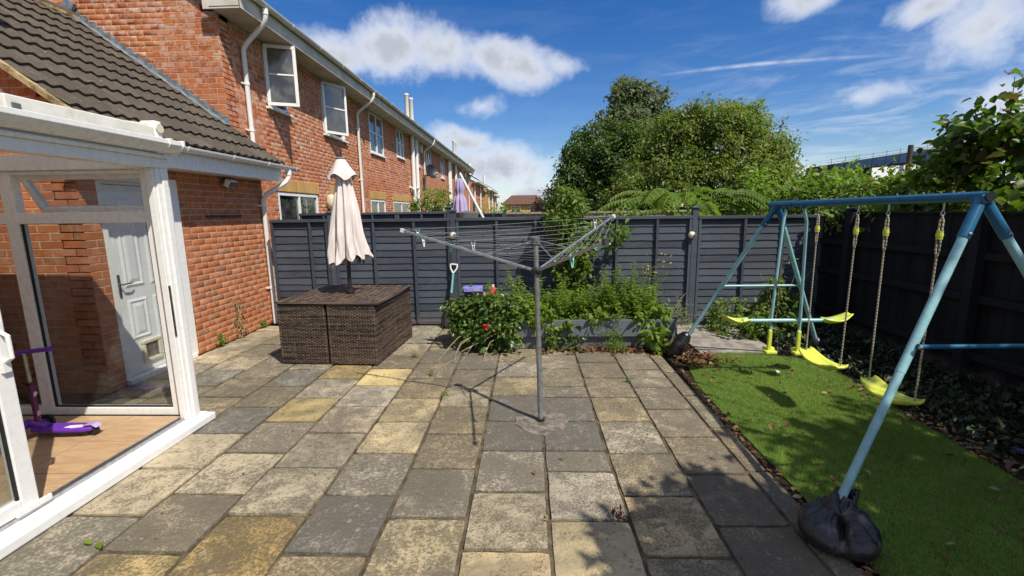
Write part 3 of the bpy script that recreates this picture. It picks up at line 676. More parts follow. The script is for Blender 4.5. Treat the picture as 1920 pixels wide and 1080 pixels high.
def roof_edge(t, y0, y1, verge=False):
    y0v = y0 - .16 if verge else y0
    MB().b2((XW + .002, y0v, 4.605), (-4.03, y1, 4.618)).build('soffit', M['soffit'], t)
    MB().b2((-4.028, y0v, 4.585), (-4.008, y1, 4.80)).build('fascia', M['soffit'], t, bevel=.004)
    gutter(t, -3.945, 4.845, y0v - .02, y1, .058, 'upvc_old', 1.05)
    # tiled slope with waving eaves edge
    n = int((y1 - y0v) / .0375); th = R(36); L = 4.4; mb = MB()
    def fn(u, v):
        y = y0v + (y1 - y0v) * u; s = v * L; k = s / .33; st = (1 - (k - math.floor(k))) * .03 if v < 1 else 0
        h = .02 * (.5 + .5 * math.cos(2 * math.pi * y / .15)) + st
        return (-3.965 - s * math.cos(th) + h * math.sin(th), y, 4.845 + s * math.sin(th) + h * math.cos(th))
    vs = []; rows = []
    for k in range(14):
        for e in (0.0, .999): rows.append((k + e) * .33 / L)
    for v in rows: vs += [fn(i / n, v) for i in range(n + 1)]
    fs = [(j * (n + 1) + i, j * (n + 1) + i + 1, (j + 1) * (n + 1) + i + 1, (j + 1) * (n + 1) + i) for j in range(len(rows) - 1) for i in range(n)]
    b = len(vs); vs += [(p[0] + .004, p[1], p[2] - .03) for p in vs[:n + 1]]; fs += [(i, b + i, b + i + 1, i + 1) for i in range(n)]
    vs2 = MB().add(vs, fs); rf = vs2.build('roof', M['tile'], t, fix=False)
    MB().add([(-3.965 - .02, y0v, 4.80), (-3.965 - L * math.cos(th), y0v, 4.80 + L * math.sin(th)), (-3.965 - L * math.cos(th), y1, 4.80 + L * math.sin(th)), (-3.985, y1, 4.80)], [(0, 1, 2, 3)]).build('roof_deck', M['soffit'], rf)
    # rear slope, unseen from the garden
    xr = -3.965 - L * math.cos(th); zr = 4.845 + L * math.sin(th)
    MB().add([(xr, y0v, zr), (xr - L * .81, y0v, 4.85), (xr - L * .81, y1, 4.85), (xr, y1, zr)], [(0, 1, 2, 3)]).build('rear_roof', M['tile'], rf)
    return rf
HOUSES = [(6.95, 12.38), (12.38, 20.1), (20.1, 27.6), (27.6, 35.0)]
LBL = ['nearest red brick terraced house with two open upper casements', 'red brick terraced house with paired white waste pipes, next along the row', 'red brick terraced house with black satellite dish beside its downpipe', 'red brick terraced house at far end of the first row']
WN = [  # openings: y0, y1, z0, z1
    [(8.05, 8.76, 3.56, 4.58), (10.24, 11.44, 3.47, 4.58), (8.12, 9.68, .05, 2.11), (10.35, 11.3, .95, 2.11)],
    [(13.25, 14.5, 3.45, 4.58), (15.95, 16.86, 3.64, 4.58), (18.55, 19.3, 3.6, 4.58), (13.0, 14.34, 1.0, 2.11), (15.2, 17.3, .05, 2.11)],
    [(20.6, 21.6, 3.5, 4.58), (23.95, 24.95, 3.5, 4.58), (26.7, 27.4, 3.62, 4.58), (21, 22.4, 1, 2.11), (23.5, 25.5, .05, 2.11)],
    [(28.6, 29.6, 3.5, 4.58), (31.4, 32.5, 3.62, 4.58), (33.4, 34.3, 3.5, 4.58), (29, 31, .05, 2.11)]]
houses = []
for i, (y0, y1) in enumerate(HOUSES):
    t = thing('terraced_house', LBL[i], 'house', (0, 0, 0), 0, 'terraced houses in the first row'); houses.append(t)
    far = i >= 2; bk = None if far else Bricks(M['brick'])
    w = house_shell(t, y0, y1, bk, WN[i], .95, i == 0, far)
    if i == 0:
        # end wall facing the garden, above the extension's roof
        gt = lambda u: 4.62 + (u if u > 0 else 0) * .72
        ew = MB().add([(XW - .25, 6.953, 0), (-9.6, 6.953, 0), (-9.6, 6.953, 4.62), (-7.5, 6.953, 6.9), (XW - .25, 6.953, 4.72), (XW - .25, 7.2, 0), (-9.6, 7.2, 0), (-9.6, 7.2, 4.62), (-7.5, 7.2, 6.9), (XW - .25, 7.2, 4.72)],
                      [(0, 1, 2, 3, 4), (9, 8, 7, 6, 5), (0, 4, 9, 5), (1, 0, 5, 6), (2, 1, 6, 7), (3, 2, 7, 8), (4, 3, 8, 9)]).b2((XW - .25, 6.953, 0), (XW - .003, 7.2, 4.61)).build('end_wall', M['mortar'], t)
        rl = lambda x: 2.43 + .735 * (-3.68 - x) + .02
        bk.wall(ew, (-7.61, 6.95, 0), 0, courses(3.15, .95, 5.4, [], lambda u: 4.62 + max(0, (3.15 - u)) * .72 if u < 3.0 else 4.62, lambda u: rl(-7.61 + u), phase=1))
        # verge overhang of the end wall
        th = R(36); vb = MB()
        vb.beam((-4.05, 6.80, 4.70), (-7.9, 6.80, 4.70 + 3.85 * .727), .022, .2); vb.build('bargeboard', M['soffit'], t)
        MB().add([(-4.05, 6.80, 4.62), (-4.05, 6.95, 4.62), (-7.9, 6.95, 4.62 + 3.85 * .727), (-7.9, 6.80, 4.62 + 3.85 * .727)], [(0, 1, 2, 3)]).build('verge_soffit', M['soffit'], t)
        MB().add([(-4.01, 6.79, 4.585), (-4.01, 6.79, 4.80), (-4.55, 6.79, 4.80), (-4.55, 6.79, 4.585), (-4.01, 6.815, 4.585), (-4.01, 6.815, 4.80), (-4.55, 6.815, 4.80), (-4.55, 6.815, 4.585)], [(0, 1, 2, 3), (7, 6, 5, 4), (0, 4, 5, 1), (1, 5, 6, 2), (2, 6, 7, 3), (3, 7, 4, 0)]).build('box_end', M['soffit'], t)
    if bk: bk.flush(300 if i == 0 else 120)
    roof_edge(t, y0, y1, i == 0)
    for k, (a, b, c, d) in enumerate(WN[i]):
        up = c > 3
        if i == 0 and up and k < 2:
            # open side-hung casement: empty outer frame with the sash swung out on its near jamb
            mb = MB(); fw = .05
            for p, q in (((a, c), (b, c + fw)), ((a, d - fw), (b, d)), ((a, c), (a + fw, d)), ((b - fw, c), (b, d))): mb.b2((XW - .07, p[0], p[1]), (XW - .005, q[0], q[1]))
            w_ = mb.build('window', M['upvc'], t, bevel=.004)
            MB().b2((XW - .35, a - .05, c - .05), (XW - .3, b + .05, d + .05)).build('interior', M['darkgap'], w_)
            MB().b2((XW - .06, a - .04, c - .05), (XW + .07, b + .05, c - .006)).build('sill', M['upvc'], w_, bevel=.006)
            wd = .50 if k == 0 else .62; dx, dy = (.93, .37) if k == 0 else (.50, .87)
            hin = np.array([XW + .01, a + .02]); e = hin + wd * np.array([dx, dy]); zb, zt = c + .01, d - .02
            rot = rotm(0, 0, math.atan2(dy, dx)); sm = MB(); mid = lambda u, z: (hin[0] + u * dx, hin[1] + u * dy, z); f2 = .055
            sm.box(mid(wd / 2, zb + f2 / 2), (wd, .05, f2), rot).box(mid(wd / 2, zt - f2 / 2), (wd, .05, f2), rot)
            sm.box(mid(f2 / 2, (zb + zt) / 2), (f2, .05, zt - zb - 2 * f2), rot).box(mid(wd - f2 / 2, (zb + zt) / 2), (f2, .05, zt - zb - 2 * f2), rot)
            sm.box(mid(wd / 2, (zb + zt) / 2 + .02), (wd - 2 * f2, .035, .028), rot)
            sa = sm.build('sash', M['upvc'], w_, bevel=.005)
            MB().box(mid(wd / 2, (zb + zt) / 2), (wd - f2, .008, zt - zb - f2), rot).build('pane', M['obscure'] if k == 0 else M['winglass'], w_)
            if k == 1:
                MB().grid(lambda u, v: (XW - .16 + .025 * math.sin(u * 30), a + .05 + .5 * u, c + (d - c) * v), 30, 1).build('curtain', M['paper'], w_, 'all', fix=False)
            MB().beam((XW, a + .1, c + .02), (hin[0] + .5 * wd * dx, hin[1] + .5 * wd * dy, c + .02), .015, .01).build('stay', M['chrome'], w_)
        elif up: window(t, XW, a, b, c, d, 2 if b - a > .9 else 1, c + (d - c) * .52, curtain=(k % 2 == 0))
        elif d - c > 1.8:
            window(t, XW, a, b, c, d, 2, None, sill=False, name='french_door', curtain=False); soldier(t, XW + .012, a - .05, b + .05, 2.13)
        else: window(t, XW, a, b, c, d, 2, None); soldier(t, XW + .012, a - .05, b + .05, 2.13)
downpipe(houses[0], -3.945, 4.80, -4.40, 7.32, 4.30, 2.80, .036, (3.75, 3.05), 7.42)
downpipe(houses[0], -3.945, 4.80, -4.40, 12.2, 4.30, .0, .036, (3.9, 2.6))
downpipe(houses[1], -3.945, 4.80, -4.40, 19.9, 4.30, .0, .036, (3.6,))
downpipe(houses[3], -3.945, 4.80, -4.40, 34.7, 4.30, .0, .04)
for hs, ys in ((houses[1], (17.75, 18.35)), (houses[2], (25.9, 26.3)), (houses[3], (28.2, 28.3))):
    for y in ys: MB().tube([(XW + .10, y, 0), (XW + .10, y, 4.6)], .075, 14).build('waste_pipe', M['upvc'], hs, True)
MB().tube([(XW + .1, 17.75, 2.75), (XW + .12, 17.95, 2.65), (XW + .12, 18.35, 2.72)], .05, 10).tube([(XW + .02, 17.4, 2.7), (XW + .1, 17.6, 2.6), (XW + .1, 17.75, 2.3)], .05, 10).tube([(XW + .02, 18.7, 2.7), (XW + .1, 18.5, 2.55), (XW + .1, 18.35, 2.2)], .05, 10).build('waste_branch', M['upvc'], houses[1], True)
for hs, pts in ((houses[1], [(-4.75, 18.75), (-4.75, 19.45)]), (houses[3], [(-4.8, 30.7), (-4.8, 31.4)])):
    for (x, y) in pts: MB().tube([(x, y, 5.2), (x, y, 6.28), (x, y, 6.30)], [.085, .085, .10], 14).tube([(x, y, 6.30), (x, y, 6.36), (x, y, 6.38)], [.10, .10, .04], 14).build('flue', M['upvc'], hs, True)
# wall fittings on the terrace
tag(MB().b2((XW, 19.35, 4.2), (XW + .09, 19.62, 4.5)).build('alarm_box', M['cream'], None, bevel=.02), 'cream alarm box high on brick wall beside downpipe', 'alarm box')
d = thing('satellite_dish', 'black satellite dish on bracket high on the brick terrace', 'satellite dish', (XW + .35, 19.75, 3.42))
Md = rotm(0, R(72), R(-40))
MB().lathe([(.005, 0), (.12, .012), (.24, .05), (.31, .09), (.312, .10), (.24, .06), (.12, .022), (.005, .01)], 24, M=Md).build('dish', M['black_plastic'], d, True)
MB().tube([(-.35, -.1, -.15), (-.12, -.1, -.15), (-.03, 0, 0)], .02, 8).build('bracket', M['black_plastic'], d, True)
MB().tube([(0, 0, -.25), (.28, -.20, -.12)], .012, 6).box((.30, -.22, -.10), (.08, .06, .06)).build('receiver_arm', M['black_plastic'], d, True)
# ---- second, lower row further off, and the pale rendered houses at its end
for j, (y0, y1, zt, x0, mt, lb) in enumerate([(37.0, 46, 4.25, -4.35, 'brickfar', 'far red brick house starting the second row of terraces'), (46.3, 56, 4.05, -4.0, 'buffbrick', 'far buff brick house between red terraces and brown roofed house'), (57, 66, 3.9, -4.4, 'buffbrick', 'farthest pale house at end of the terrace row')]):
    t = thing('terraced_house', lb, 'house', (0, 0, 0), 0, 'far terraced houses'); zt -= .0
    MB().b2((x0 - 7, y0, -.1), (x0, y1, zt)).build('wall', M[mt], t)
    th = .7; MB().add([(x0 + .45, y0 - .2, zt + .05), (x0 + .45, y1, zt + .05), (x0 - 3.5, y1, zt + 2.4), (x0 - 3.5, y0 - .2, zt + 2.4), (x0 - 7.4, y0 - .2, zt + .05), (x0 - 7.4, y1, zt + .05), (x0 + .45, y0 - .2, zt - .1), (x0 + .45, y1, zt - .1)], [(0, 1, 2, 3), (3, 2, 5, 4), (0, 6, 7, 1)]).build('roof', M['tile'], t)
    MB().b2((x0 + .44, y0 - .25, zt - .18), (x0 + .47, y1, zt + .02)).b2((x0, y0 - .2, zt - .18), (x0 + .44, y1, zt - .15)).build('fascia', M['soffit'], t)
    for k in range(3):
        a = y0 + .9 + k * 2.8; wd = window(t, x0, a, a + 1.2, zt - 1.3, zt - .25, 2)
    for k in range(2): window(t, x0, y0 + 1.2 + k * 4, y0 + 2.8 + k * 4, .9, 2.0, 2)
    MB().tube([(x0 + .1, y0 + .3, 0), (x0 + .1, y0 + .3, zt - .1)], .06, 8).tube([(x0 + .1, y0 + 4.9, 0), (x0 + .1, y0 + 4.9, zt - .1)], .06, 8).build('downpipe', M['upvc'], t, True)
    if j < 2: MB().tube([(x0 - .5, y0 + 2.0, zt + .3), (x0 - .5, y0 + 2.0, zt + 1.5)], .12, 10).build('flue', M['upvc'], t, True)
t = thing('detached_house', 'far buff brick house with a brown hipped roof', 'house', (-.6, 62, 0))
MB().b2((-2.6, 0, -.1), (2.9, 7, 2.75)).build('wall', M['buffbrick'], t)
MB().add([(-3.0, -.4, 2.7), (3.3, -.4, 2.7), (3.3, 7.4, 2.7), (-3.0, 7.4, 2.7), (-1.6, 3, 4.0), (1.9, 3, 4.0)], [(0, 1, 5, 4), (1, 2, 5), (2, 3, 4, 5), (3, 0, 4), (3, 2, 1, 0)]).build('roof', plain('brown_roof', (.13, .07, .055), .9, .2), t)
for x in (-1.6, .9):
    w = MB().b2((x, -.03, 1.5), (x + 1.3, .02, 2.5)).build('window', M['upvc'], t); MB().b2((x + .08, -.05, 1.58), (x + .6, -.035, 2.42)).build('pane', M['obscure'], w); MB().b2((x + .7, -.05, 1.58), (x + 1.22, -.035, 2.42)).build('pane', M['obscure'], w)
# ================================================================== BRICK EXTENSION with pitched tiled roof
ext = thing('brick_extension', 'single storey red brick extension with grey tiled pitched roof', 'extension')
XE = -4.10; YN, YF = 4.08, 7.02
bx = Bricks(M['brick2'])
sw = MB().b2((XE - .24, YN + .003, 0), (XE - .003, 4.27, 2.32)).b2((XE - .24, 5.22, 0), (XE - .003, YF, 2.32)).b2((XE - .24, 4.27, 2.09), (XE - .003, 5.22, 2.32)).build('side_wall', M['mortar'], ext)
bx.wall(sw, (XE, YN, 0), R(90), courses(YF - YN, .0, 2.3, [(.19, 1.14, 0, 2.09)]))
ew = MB().add([(XE - .24, YN + .003, 0), (-8.9, YN + .003, 0), (-8.9, YN + .003, 2.4), (-6.5, YN + .003, 4.44), (XE - .24, YN + .003, 2.86), (XE - .24, YN + .2, 0), (-8.9, YN + .2, 0), (-8.9, YN + .2, 2.4), (-6.5, YN + .2, 4.44), (XE - .24, YN + .2, 2.86)],
              [(0, 1, 2, 3, 4), (9, 8, 7, 6, 5), (0, 4, 9, 5), (1, 0, 5, 6), (2, 1, 6, 7), (3, 2, 7, 8), (4, 3, 8, 9)]).b2((XE - .24, YN + .003, 0), (XE - .005, YN + .18, 2.32)).build('end_wall', M['mortar'], ext)
bx.wall(ew, (-6.57, YN, 0), 0, courses(2.47, 0, 4.2, [], lambda u: 2.36 + .735 * (-3.72 - (-6.57 + u)), phase=1))
bx.flush(300)
PITCH = math.atan(.735); EX, EZ = -3.70, 2.455; cs, sn = math.cos(PITCH), math.sin(PITCH)
GA = .33; NR = 11; TW = .302; NC = 10
def tile_mesh():
    n = 16; vs = []; LT = .40; hw = lambda y: .023 * (.5 + .5 * math.cos(2 * math.pi * (y + .075) / .151)) ** 1.3
    for (x, dz) in ((0, 0), (LT, 0)):
        for i in range(n + 1): y = -TW / 2 + TW * i / n; vs.append((x, y, hw(y) + .030 + rng.normal() * .0006))
    for i in range(n + 1): y = -TW / 2 + TW * i / n; vs.append((0.004, y, hw(y) - .002))
    W = n + 1; fs = [(i, W + i, W + i + 1, i + 1) for i in range(n)] + [(2 * W + i, i, i + 1, 2 * W + i + 1) for i in range(n)]
    return MB().add(vs, fs).mesh('roof_tile', M['tile'], True, False)
TM = [tile_mesh() for _ in range(3)]
LR = NR * GA
roof = MB().add([(EX - .02, YN - .12, EZ - .03), (EX - LR * cs, YN - .12, EZ - .03 + LR * sn), (EX - LR * cs, YF, EZ - .03 + LR * sn), (EX - .02, YF, EZ - .03),
                 (EX - 2 * LR * cs, YN - .12, EZ - .03), (EX - 2 * LR * cs, YF, EZ - .03)], [(0, 1, 2, 3), (1, 4, 5, 2)]).build('roof', M['darkgap'], ext)
lay_t = math.atan(.030 / GA)
X = Vector((-math.cos(PITCH - lay_t), 0, math.sin(PITCH - lay_t))); Yv = Vector((0, -1, 0)); Zv = X.cross(Yv)
TROT = Matrix(((X.x, Yv.x, Zv.x), (X.y, Yv.y, Zv.y), (X.z, Yv.z, Zv.z))).to_euler()
for r in range(NR):
    for c in range(NC):
        s = r * GA; y = YN - .10 + TW / 2 + c * TW
        place(TM[rng.integers(3)], 'roof_tile', roof, (EX - s * cs, y + rng.normal() * .0015, EZ + s * sn), (TROT.x + rng.normal() * .004, TROT.y + rng.normal() * .004, TROT.z + rng.normal() * .007))
xr, zr = EX - LR * cs, EZ + LR * sn
for i in range(7):
    y = YN - .1 + i * .43
    mb = MB(); n = 10; p = [(xr + .12 * math.cos(math.pi * k / n), zr - .03 + .10 * math.sin(math.pi * k / n)) for k in range(n + 1)]; q = [(xr + .10 * math.cos(math.pi - math.pi * k / n), zr - .03 + .08 * math.sin(math.pi - math.pi * k / n)) for k in range(n + 1)]
    mb.prism(p + q, 1, y, y + .425).build('ridge_tile', M['tile'], roof, True)
MB().beam((EX + .0, YN - .115, EZ - .012), (xr, YN - .115, zr - .012), .05, .045).build('verge_mortar', M['roofmortar'], roof)
MB().beam((xr + .13, YN, zr - .045), (xr + .13, YF - .1, zr - .045), .05, .04).build('ridge_mortar', M['roofmortar'], roof)
# stepped lead flashing up the neighbour's wall, and the lead gutter strip
fl = MB(); stp = 0; x = xr - .05
zline = lambda x: EZ + (EX - x) / cs * sn * 1.0
x0 = XW + .015; n = 0
while zline(x0) < zr - .02:
    zb = math.floor((zline(x0) + .19) / .075) * .075 + .02; nx = x0 - .075 / .735
    fl.b2((nx, 6.93 - .004 * (n % 2), zline(x0) - .02), (x0, 6.947, zb)); x0 = nx; n += 1
fl.build('flashing', M['lead'], ext)
MB().add([(XW + .05, 6.76, zline(XW + .05) + .052), (XW + .05, 6.935, zline(XW + .05) + .06), (xr, 6.935, zr + .06), (xr, 6.80, zr + .052)], [(0, 1, 2, 3)]).build('lead_strip', M['lead'], ext)
MB().box((xr + .03, 6.90, zr + .12), (.16, .05, .16), rotm(0, .6, 0)).build('lead_cap', M['lead'], ext, bevel=.01)
# eaves
MB().b2((-3.80, YN - .14, 2.215), (-3.778, YF + .02, 2.415)).build('fascia', M['upvc'], ext, bevel=.003)
MB().b2((XE + .002, YN - .14, 2.222), (-3.802, YF + .02, 2.235)).build('soffit', M['upvc'], ext)
gutter(ext, -3.715, 2.445, YN - .15, 7.40, .055, 'upvc', .78)
downpipe(ext, -3.715, 2.41, -4.045, 7.13, 1.98, 0.0, .034, (1.85, .58), 6.93)
# door
MB().b2((XE - .20, 4.268, 0), (XE - .003, 4.33, 2.09)).b2((XE - .10, 5.14, 0), (XE - .02, 5.22, 2.09)).b2((XE - .10, 4.33, 2.03), (XE - .02, 5.14, 2.09)).b2((XE - .018, 5.13, .03), (XE + .03, 5.25, 2.12)).b2((XE - .018, 4.25, 2.06), (XE + .03, 5.13, 2.12)).build('door_frame', M['upvc'], ext, bevel=.006)
MB().b2((XE - .12, 4.27, .0), (XE + .04, 5.22, .055)).build('threshold', M['upvc'], ext, bevel=.006)
dr = MB(); xd = XE - .045; dr.b2((xd - .04, 4.335, .06), (xd, 5.135, 2.025)); door = dr.build('door', M['white_gloss'], ext, bevel=.004)
def door_panel(y0, y1, z0, z1):
    mb = MB(); o = .012
    A = [(xd + .001, y0, z0), (xd + .001, y1, z0), (xd + .001, y1, z1), (xd + .001, y0, z1)]; w = .028
    B = [(xd + o, y0 + w, z0 + w), (xd + o, y1 - w, z0 + w), (xd + o, y1 - w, z1 - w), (xd + o, y0 + w, z1 - w)]; w2 = .05
    C_ = [(xd + .003, y0 + w2, z0 + w2), (xd + .003, y1 - w2, z0 + w2), (xd + .003, y1 - w2, z1 - w2), (xd + .003, y0 + w2, z1 - w2)]; w3 = .085
    E_ = [(xd + .012, y0 + w3, z0 + w3), (xd + .012, y1 - w3, z0 + w3), (xd + .012, y1 - w3, z1 - w3), (xd + .012, y0 + w3, z1 - w3)]
    vs = A + B + C_ + E_; fs = []
    for k in range(3): fs += [(4 * k + i, 4 * k + (i + 1) % 4, 4 * k + 4 + (i + 1) % 4, 4 * k + 4 + i) for i in range(4)]
    mb.add(vs, fs + [(12, 13, 14, 15)]).build('door_panel', M['white_gloss'], door)
door_panel(4.45, 4.70, .98, 1.92); door_panel(4.77, 5.02, .98, 1.92); door_panel(4.45, 4.70, .42, .86); door_panel(4.77, 5.02, .16, .86)
MB().b2((xd + .002, 4.375, .90), (xd + .014, 4.405, 1.13)).build('handle_plate', M['chrome'], door, bevel=.006)
MB().tube([(xd + .01, 4.39, 1.03), (xd + .055, 4.39, 1.03), (xd + .06, 4.42, 1.035), (xd + .058, 4.47, 1.03), (xd + .05, 4.51, 1.042)], [.008, .008, .009, .007, .006], 8).build('handle', M['chrome'], door, True)
cf = MB(); y0, y1, z0, z1 = 4.535, 4.79, .145, .395
for a, b in (((y0, z0), (y1, z0 + .045)), ((y0, z1 - .045), (y1, z1)), ((y0, z0 + .045), (y0 + .045, z1 - .045)), ((y1 - .045, z0 + .045), (y1, z1 - .045))): cf.b2((xd - .0, a[0], a[1]), (xd + .026, b[0], b[1]))
cfo = cf.build('cat_flap', M['cream'], door, bevel=.012)
MB().b2((xd + .004, y0 + .04, z0 + .04), (xd + .010, y1 - .04, z1 - .04)).build('flap', glass('flap_plastic', (.5, .38, .24), .2, .1, .5), door)
# wall fittings
sl = thing('security_light', 'white square floodlight under the extension eaves', 'light', (XE, 6.12, 2.15))
MB().box((.10, 0, -.02), (.07, .17, .10), rotm(0, R(25), 0)).build('housing', M['upvc'], sl, bevel=.012); MB().box((.131, 0, -.036), (.012, .145, .075), rotm(0, R(25), 0)).build('lens', M['obscure'], sl)
MB().tube([(0, 0, .03), (.06, 0, .04), (.08, 0, .0)], .018, 8).box((.012, 0, .04), (.024, .1, .06)).build('bracket', M['grey_plastic'], sl)
tag(MB().b2((XE + .0, 5.70, 1.688), (XE + .028, 6.40, 1.716)).b2((XE, 5.72, 1.70), (XE + .05, 5.745, 1.712)).b2((XE, 6.35, 1.70), (XE + .05, 6.375, 1.712)).build('wall_rail', M['steel_dark'], None, bevel=.004), 'thin dark metal rail fixed across the brick extension wall', 'rail')
v = thing('dead_vine', 'dead brown vine clinging to foot of the brick extension wall', 'plant', (XE + .02, 6.08, 0)); mb = MB()
for k in range(7): limb(mb, (rng.uniform(0, .03), rng.normal() * .03, 0), (rng.uniform(.0, .05), rng.normal() * .05, rng.uniform(.3, .62)), .005, .002, .25)
mb.build('stems', M['drystem'], v); leaves('dry_leaves', np.stack([rng.uniform(.0, .06, 60), rng.normal(size=60) * .05, rng.random(60) ** 1.6 * .6], 1), unit(60), .04, M['leaf_dry'], v)
for (y, h, lb) in ((5.63, .16, 'small green weed at foot of brick wall nearest the door'), (6.62, .12, 'small green weed at foot of brick wall beside downpipe')):
    w = thing('weed', lb, 'weed', (XE + .05, y, 0)); P = rng.normal(size=(40, 3)) * (.03, .04, .0) + (0, 0, 0); P[:, 2] = rng.random(40) * h; leaves('leaves', P, unit(40), .05, M['leaf_mid'], w, .4, .0)

# ---- own house: behind the conservatory, left of the frame (throws the shade on the tiles)
oh = thing('own_house', 'brick house the conservatory is built against, left of the picture', 'house')
MB().b2((-9, -4, 0), (-5.05, 3.95, 4.75)).build('wall', M['brickfar'], oh)
MB().b2((-9.3, -4.2, 4.75), (-4.62, 4.1, 4.92)).build('eaves', M['soffit'], oh)
MB().add([(-4.55, -4.2, 4.93), (-4.55, 4.12, 4.93), (-7, 4.12, 6.7), (-7, -4.2, 6.7), (-9.4, 4.12, 4.93), (-9.4, -4.2, 4.93)], [(0, 1, 2, 3), (3, 2, 4, 5), (1, 4, 2)]).build('roof', M['tile'], oh)

# ================================================================== CONSERVATORY
co = thing('conservatory', 'white framed conservatory with an open sliding door', 'conservatory')
XC, YC = -2.78, 3.45; YB = -.6; XL = -5.04; FZ = .085
fl = MB().b2((XL, YB, -.05), (XC + .05, YC + .05, FZ - .008)).build('floor', M['paver_bed'], co)
tm = MB().box((0, 0, 0), (.408, .408, .012)).mesh('floor_tile', M['floortile'])
for i in range(5):
    for j in range(9):
        x = XC - .27 - i * .414; y = YC - .27 - j * .414
        if y > .2: place(tm, 'floor_tile', fl, (x, y, FZ), (0, 0, 0))
# sill and track along the garden side and far side
sl_ = MB().b2((XC - .06, YB, -.0), (XC + .105, YC + .095, .058)); sl_.b2((XC - .06, YB, .058), (XC + .068, YC + .05, .086)); sl_.build('sill', M['upvc'], co, bevel=.006)
MB().b2((XL, YC - .04, .0), (XC - .07, YC + .12, .062)).build('sill', M['upvc'], co, bevel=.006)
MB().b2((XC - .045, YB, .087), (XC - .030, YC - .06, .105)).b2((XC - .002, YB, .087), (XC + .012, YC - .06, .108)).build('track', M['alu'], co)
MB().b2((XC - .028, YB, .0865), (XC - .004, YC - .06, .091)).build('track_channel', M['black_plastic'], co)
ZT = 2.06
# corner post: stepped profile
cp = MB().b2((XC - .025, YC - .105, .086), (XC + .042, YC + .0, ZT)).b2((XC + .042, YC - .07, .086), (XC + .056, YC - .015, ZT)); cp.b2((XC - .02, YC + .0, .086), (XC + .034, YC + .02, ZT)).build('corner_post', M['upvc'], co, bevel=.006)
MB().b2((XC - .02, YC - .132, .09), (XC + .03, YC - .106, ZT)).build('door_jamb', M['upvc'], co, bevel=.004)
MB().b2((XC + .031, YC - .128, .78), (XC + .036, YC - .112, 1.18)).build('lock_keep', M['steel_dark'], co)
# far glazed side (y = YC)
fr = MB()
for x in (-2.88, -4.0): fr.b2((x - .05, YC - .035, .086), (x + .05, YC + .035, ZT))
for a, b in ((.086, .15), (1.66, 1.745), (ZT - .03, ZT)): fr.b2((-3.95, YC - .034, a), (-2.93, YC + .034, b)); fr.b2((XL, YC - .034, a), (-4.05, YC + .034, b))
fr.b2((XL, YC - .035, .086), (XL + .07, YC + .035, ZT)); fr.build('side_frame', M['upvc'], co, bevel=.005)
MB().b2((-3.97, YC - .006, .13), (-2.91, YC + .006, 1.68)).build('pane', M['glass'], co); MB().b2((XL + .05, YC - .006, .13), (-4.03, YC + .006, 1.68)).build('pane', M['glass'], co); MB().b2((XL + .05, YC - .006, 1.73), (-4.03, YC + .006, ZT - .04)).build('pane', M['glass'], co)
gk = MB()
for x0, x1 in ((-3.955, -3.935), (-2.945, -2.925)): gk.b2((x0, YC - .02, .15), (x1, YC - .008, 1.66))
gk.b2((-3.935, YC - .02, .15), (-2.945, YC - .008, .162)).build('gasket', M['rubber'], co)
# top-hung vent, propped open outwards
Rv = rotm(R(27), 0, 0); piv = np.array([-3.44, YC + .02, ZT - .012])
def vb(mb, a, b): 
    a = np.array(a, float); b = np.array(b, float); c = (a + b) / 2; mb.box(piv + Rv @ c, np.abs(b - a), Rv); return mb
vm = MB(); W2 = .505; Hh = .335; f = .05
vb(vm, (-W2, -.02, -f), (W2, .025, 0)); vb(vm, (-W2, -.02, -Hh), (W2, .025, -Hh + f)); vb(vm, (-W2, -.02, -Hh + f), (-W2 + f, .025, -f)); vb(vm, (W2 - f, -.02, -Hh + f), (W2, .025, -f))
vn = vm.build('vent', M['upvc'], co, bevel=.004)
p = MB(); vb(p, (-W2 + .03, -.004, -Hh + .03), (W2 - .03, .004, -.03)); p.build('pane', M['glass'], vn)
for x in (-.24, .26):
    p = MB(); vb(p, (x - .03, -.035, -Hh + .008), (x + .0, -.02, -Hh + .03)); vb(p, (x, -.045, -Hh + .014), (x + .10, -.033, -Hh + .027)); p.build('handle', M['upvc'], vn, bevel=.004)
# sliding leaf pushed back towards the camera
df = MB(); y1 = 2.235; xs_ = XC - .02
df.b2((xs_ - .03, y1 - .085, .11), (xs_ + .03, y1, ZT - .02)).b2((xs_ - .03, .6, .11), (xs_ + .03, y1 - .085, .19)).b2((xs_ - .03, .6, ZT - .1), (xs_ + .03, y1 - .085, ZT - .02)).b2((xs_ - .03, .6, .19), (xs_ + .03, .68, ZT - .1))
sd = df.build('sliding_door', M['upvc'], co, bevel=.006)
MB().b2((xs_ - .006, .66, .17), (xs_ + .006, y1 - .07, ZT - .08)).build('pane', M['glass'], sd)
MB().b2((xs_ + .007, y1 - .098, .19), (xs_ + .02, y1 - .086, ZT - .1)).build('gasket', M['rubber'], sd)
MB().b2((xs_ + .031, y1 - .06, .90), (xs_ + .05, y1 - .02, 1.18)).tube([(xs_ + .05, y1 - .04, 1.12), (xs_ + .085, y1 - .04, 1.10), (xs_ + .085, y1 - .04, .98), (xs_ + .05, y1 - .04, .96)], .012, 8).build('handle', M['upvc'], sd, bevel=.004)
MB().b2((xs_ + .031, y1 - .13, .11), (xs_ + .05, y1 + .05, .142)).build('track_block', M['upvc'], sd, bevel=.004)
MB().grid(lambda u, v: (xs_ - .16 + .03 * math.sin(u * 40), .75 + 1.28 * u, .12 + 1.9 * v), 60, 1).build('curtain', plain('pale_blue_curtain', (.50, .60, .60), .9, .1), sd, 'all', fix=False)
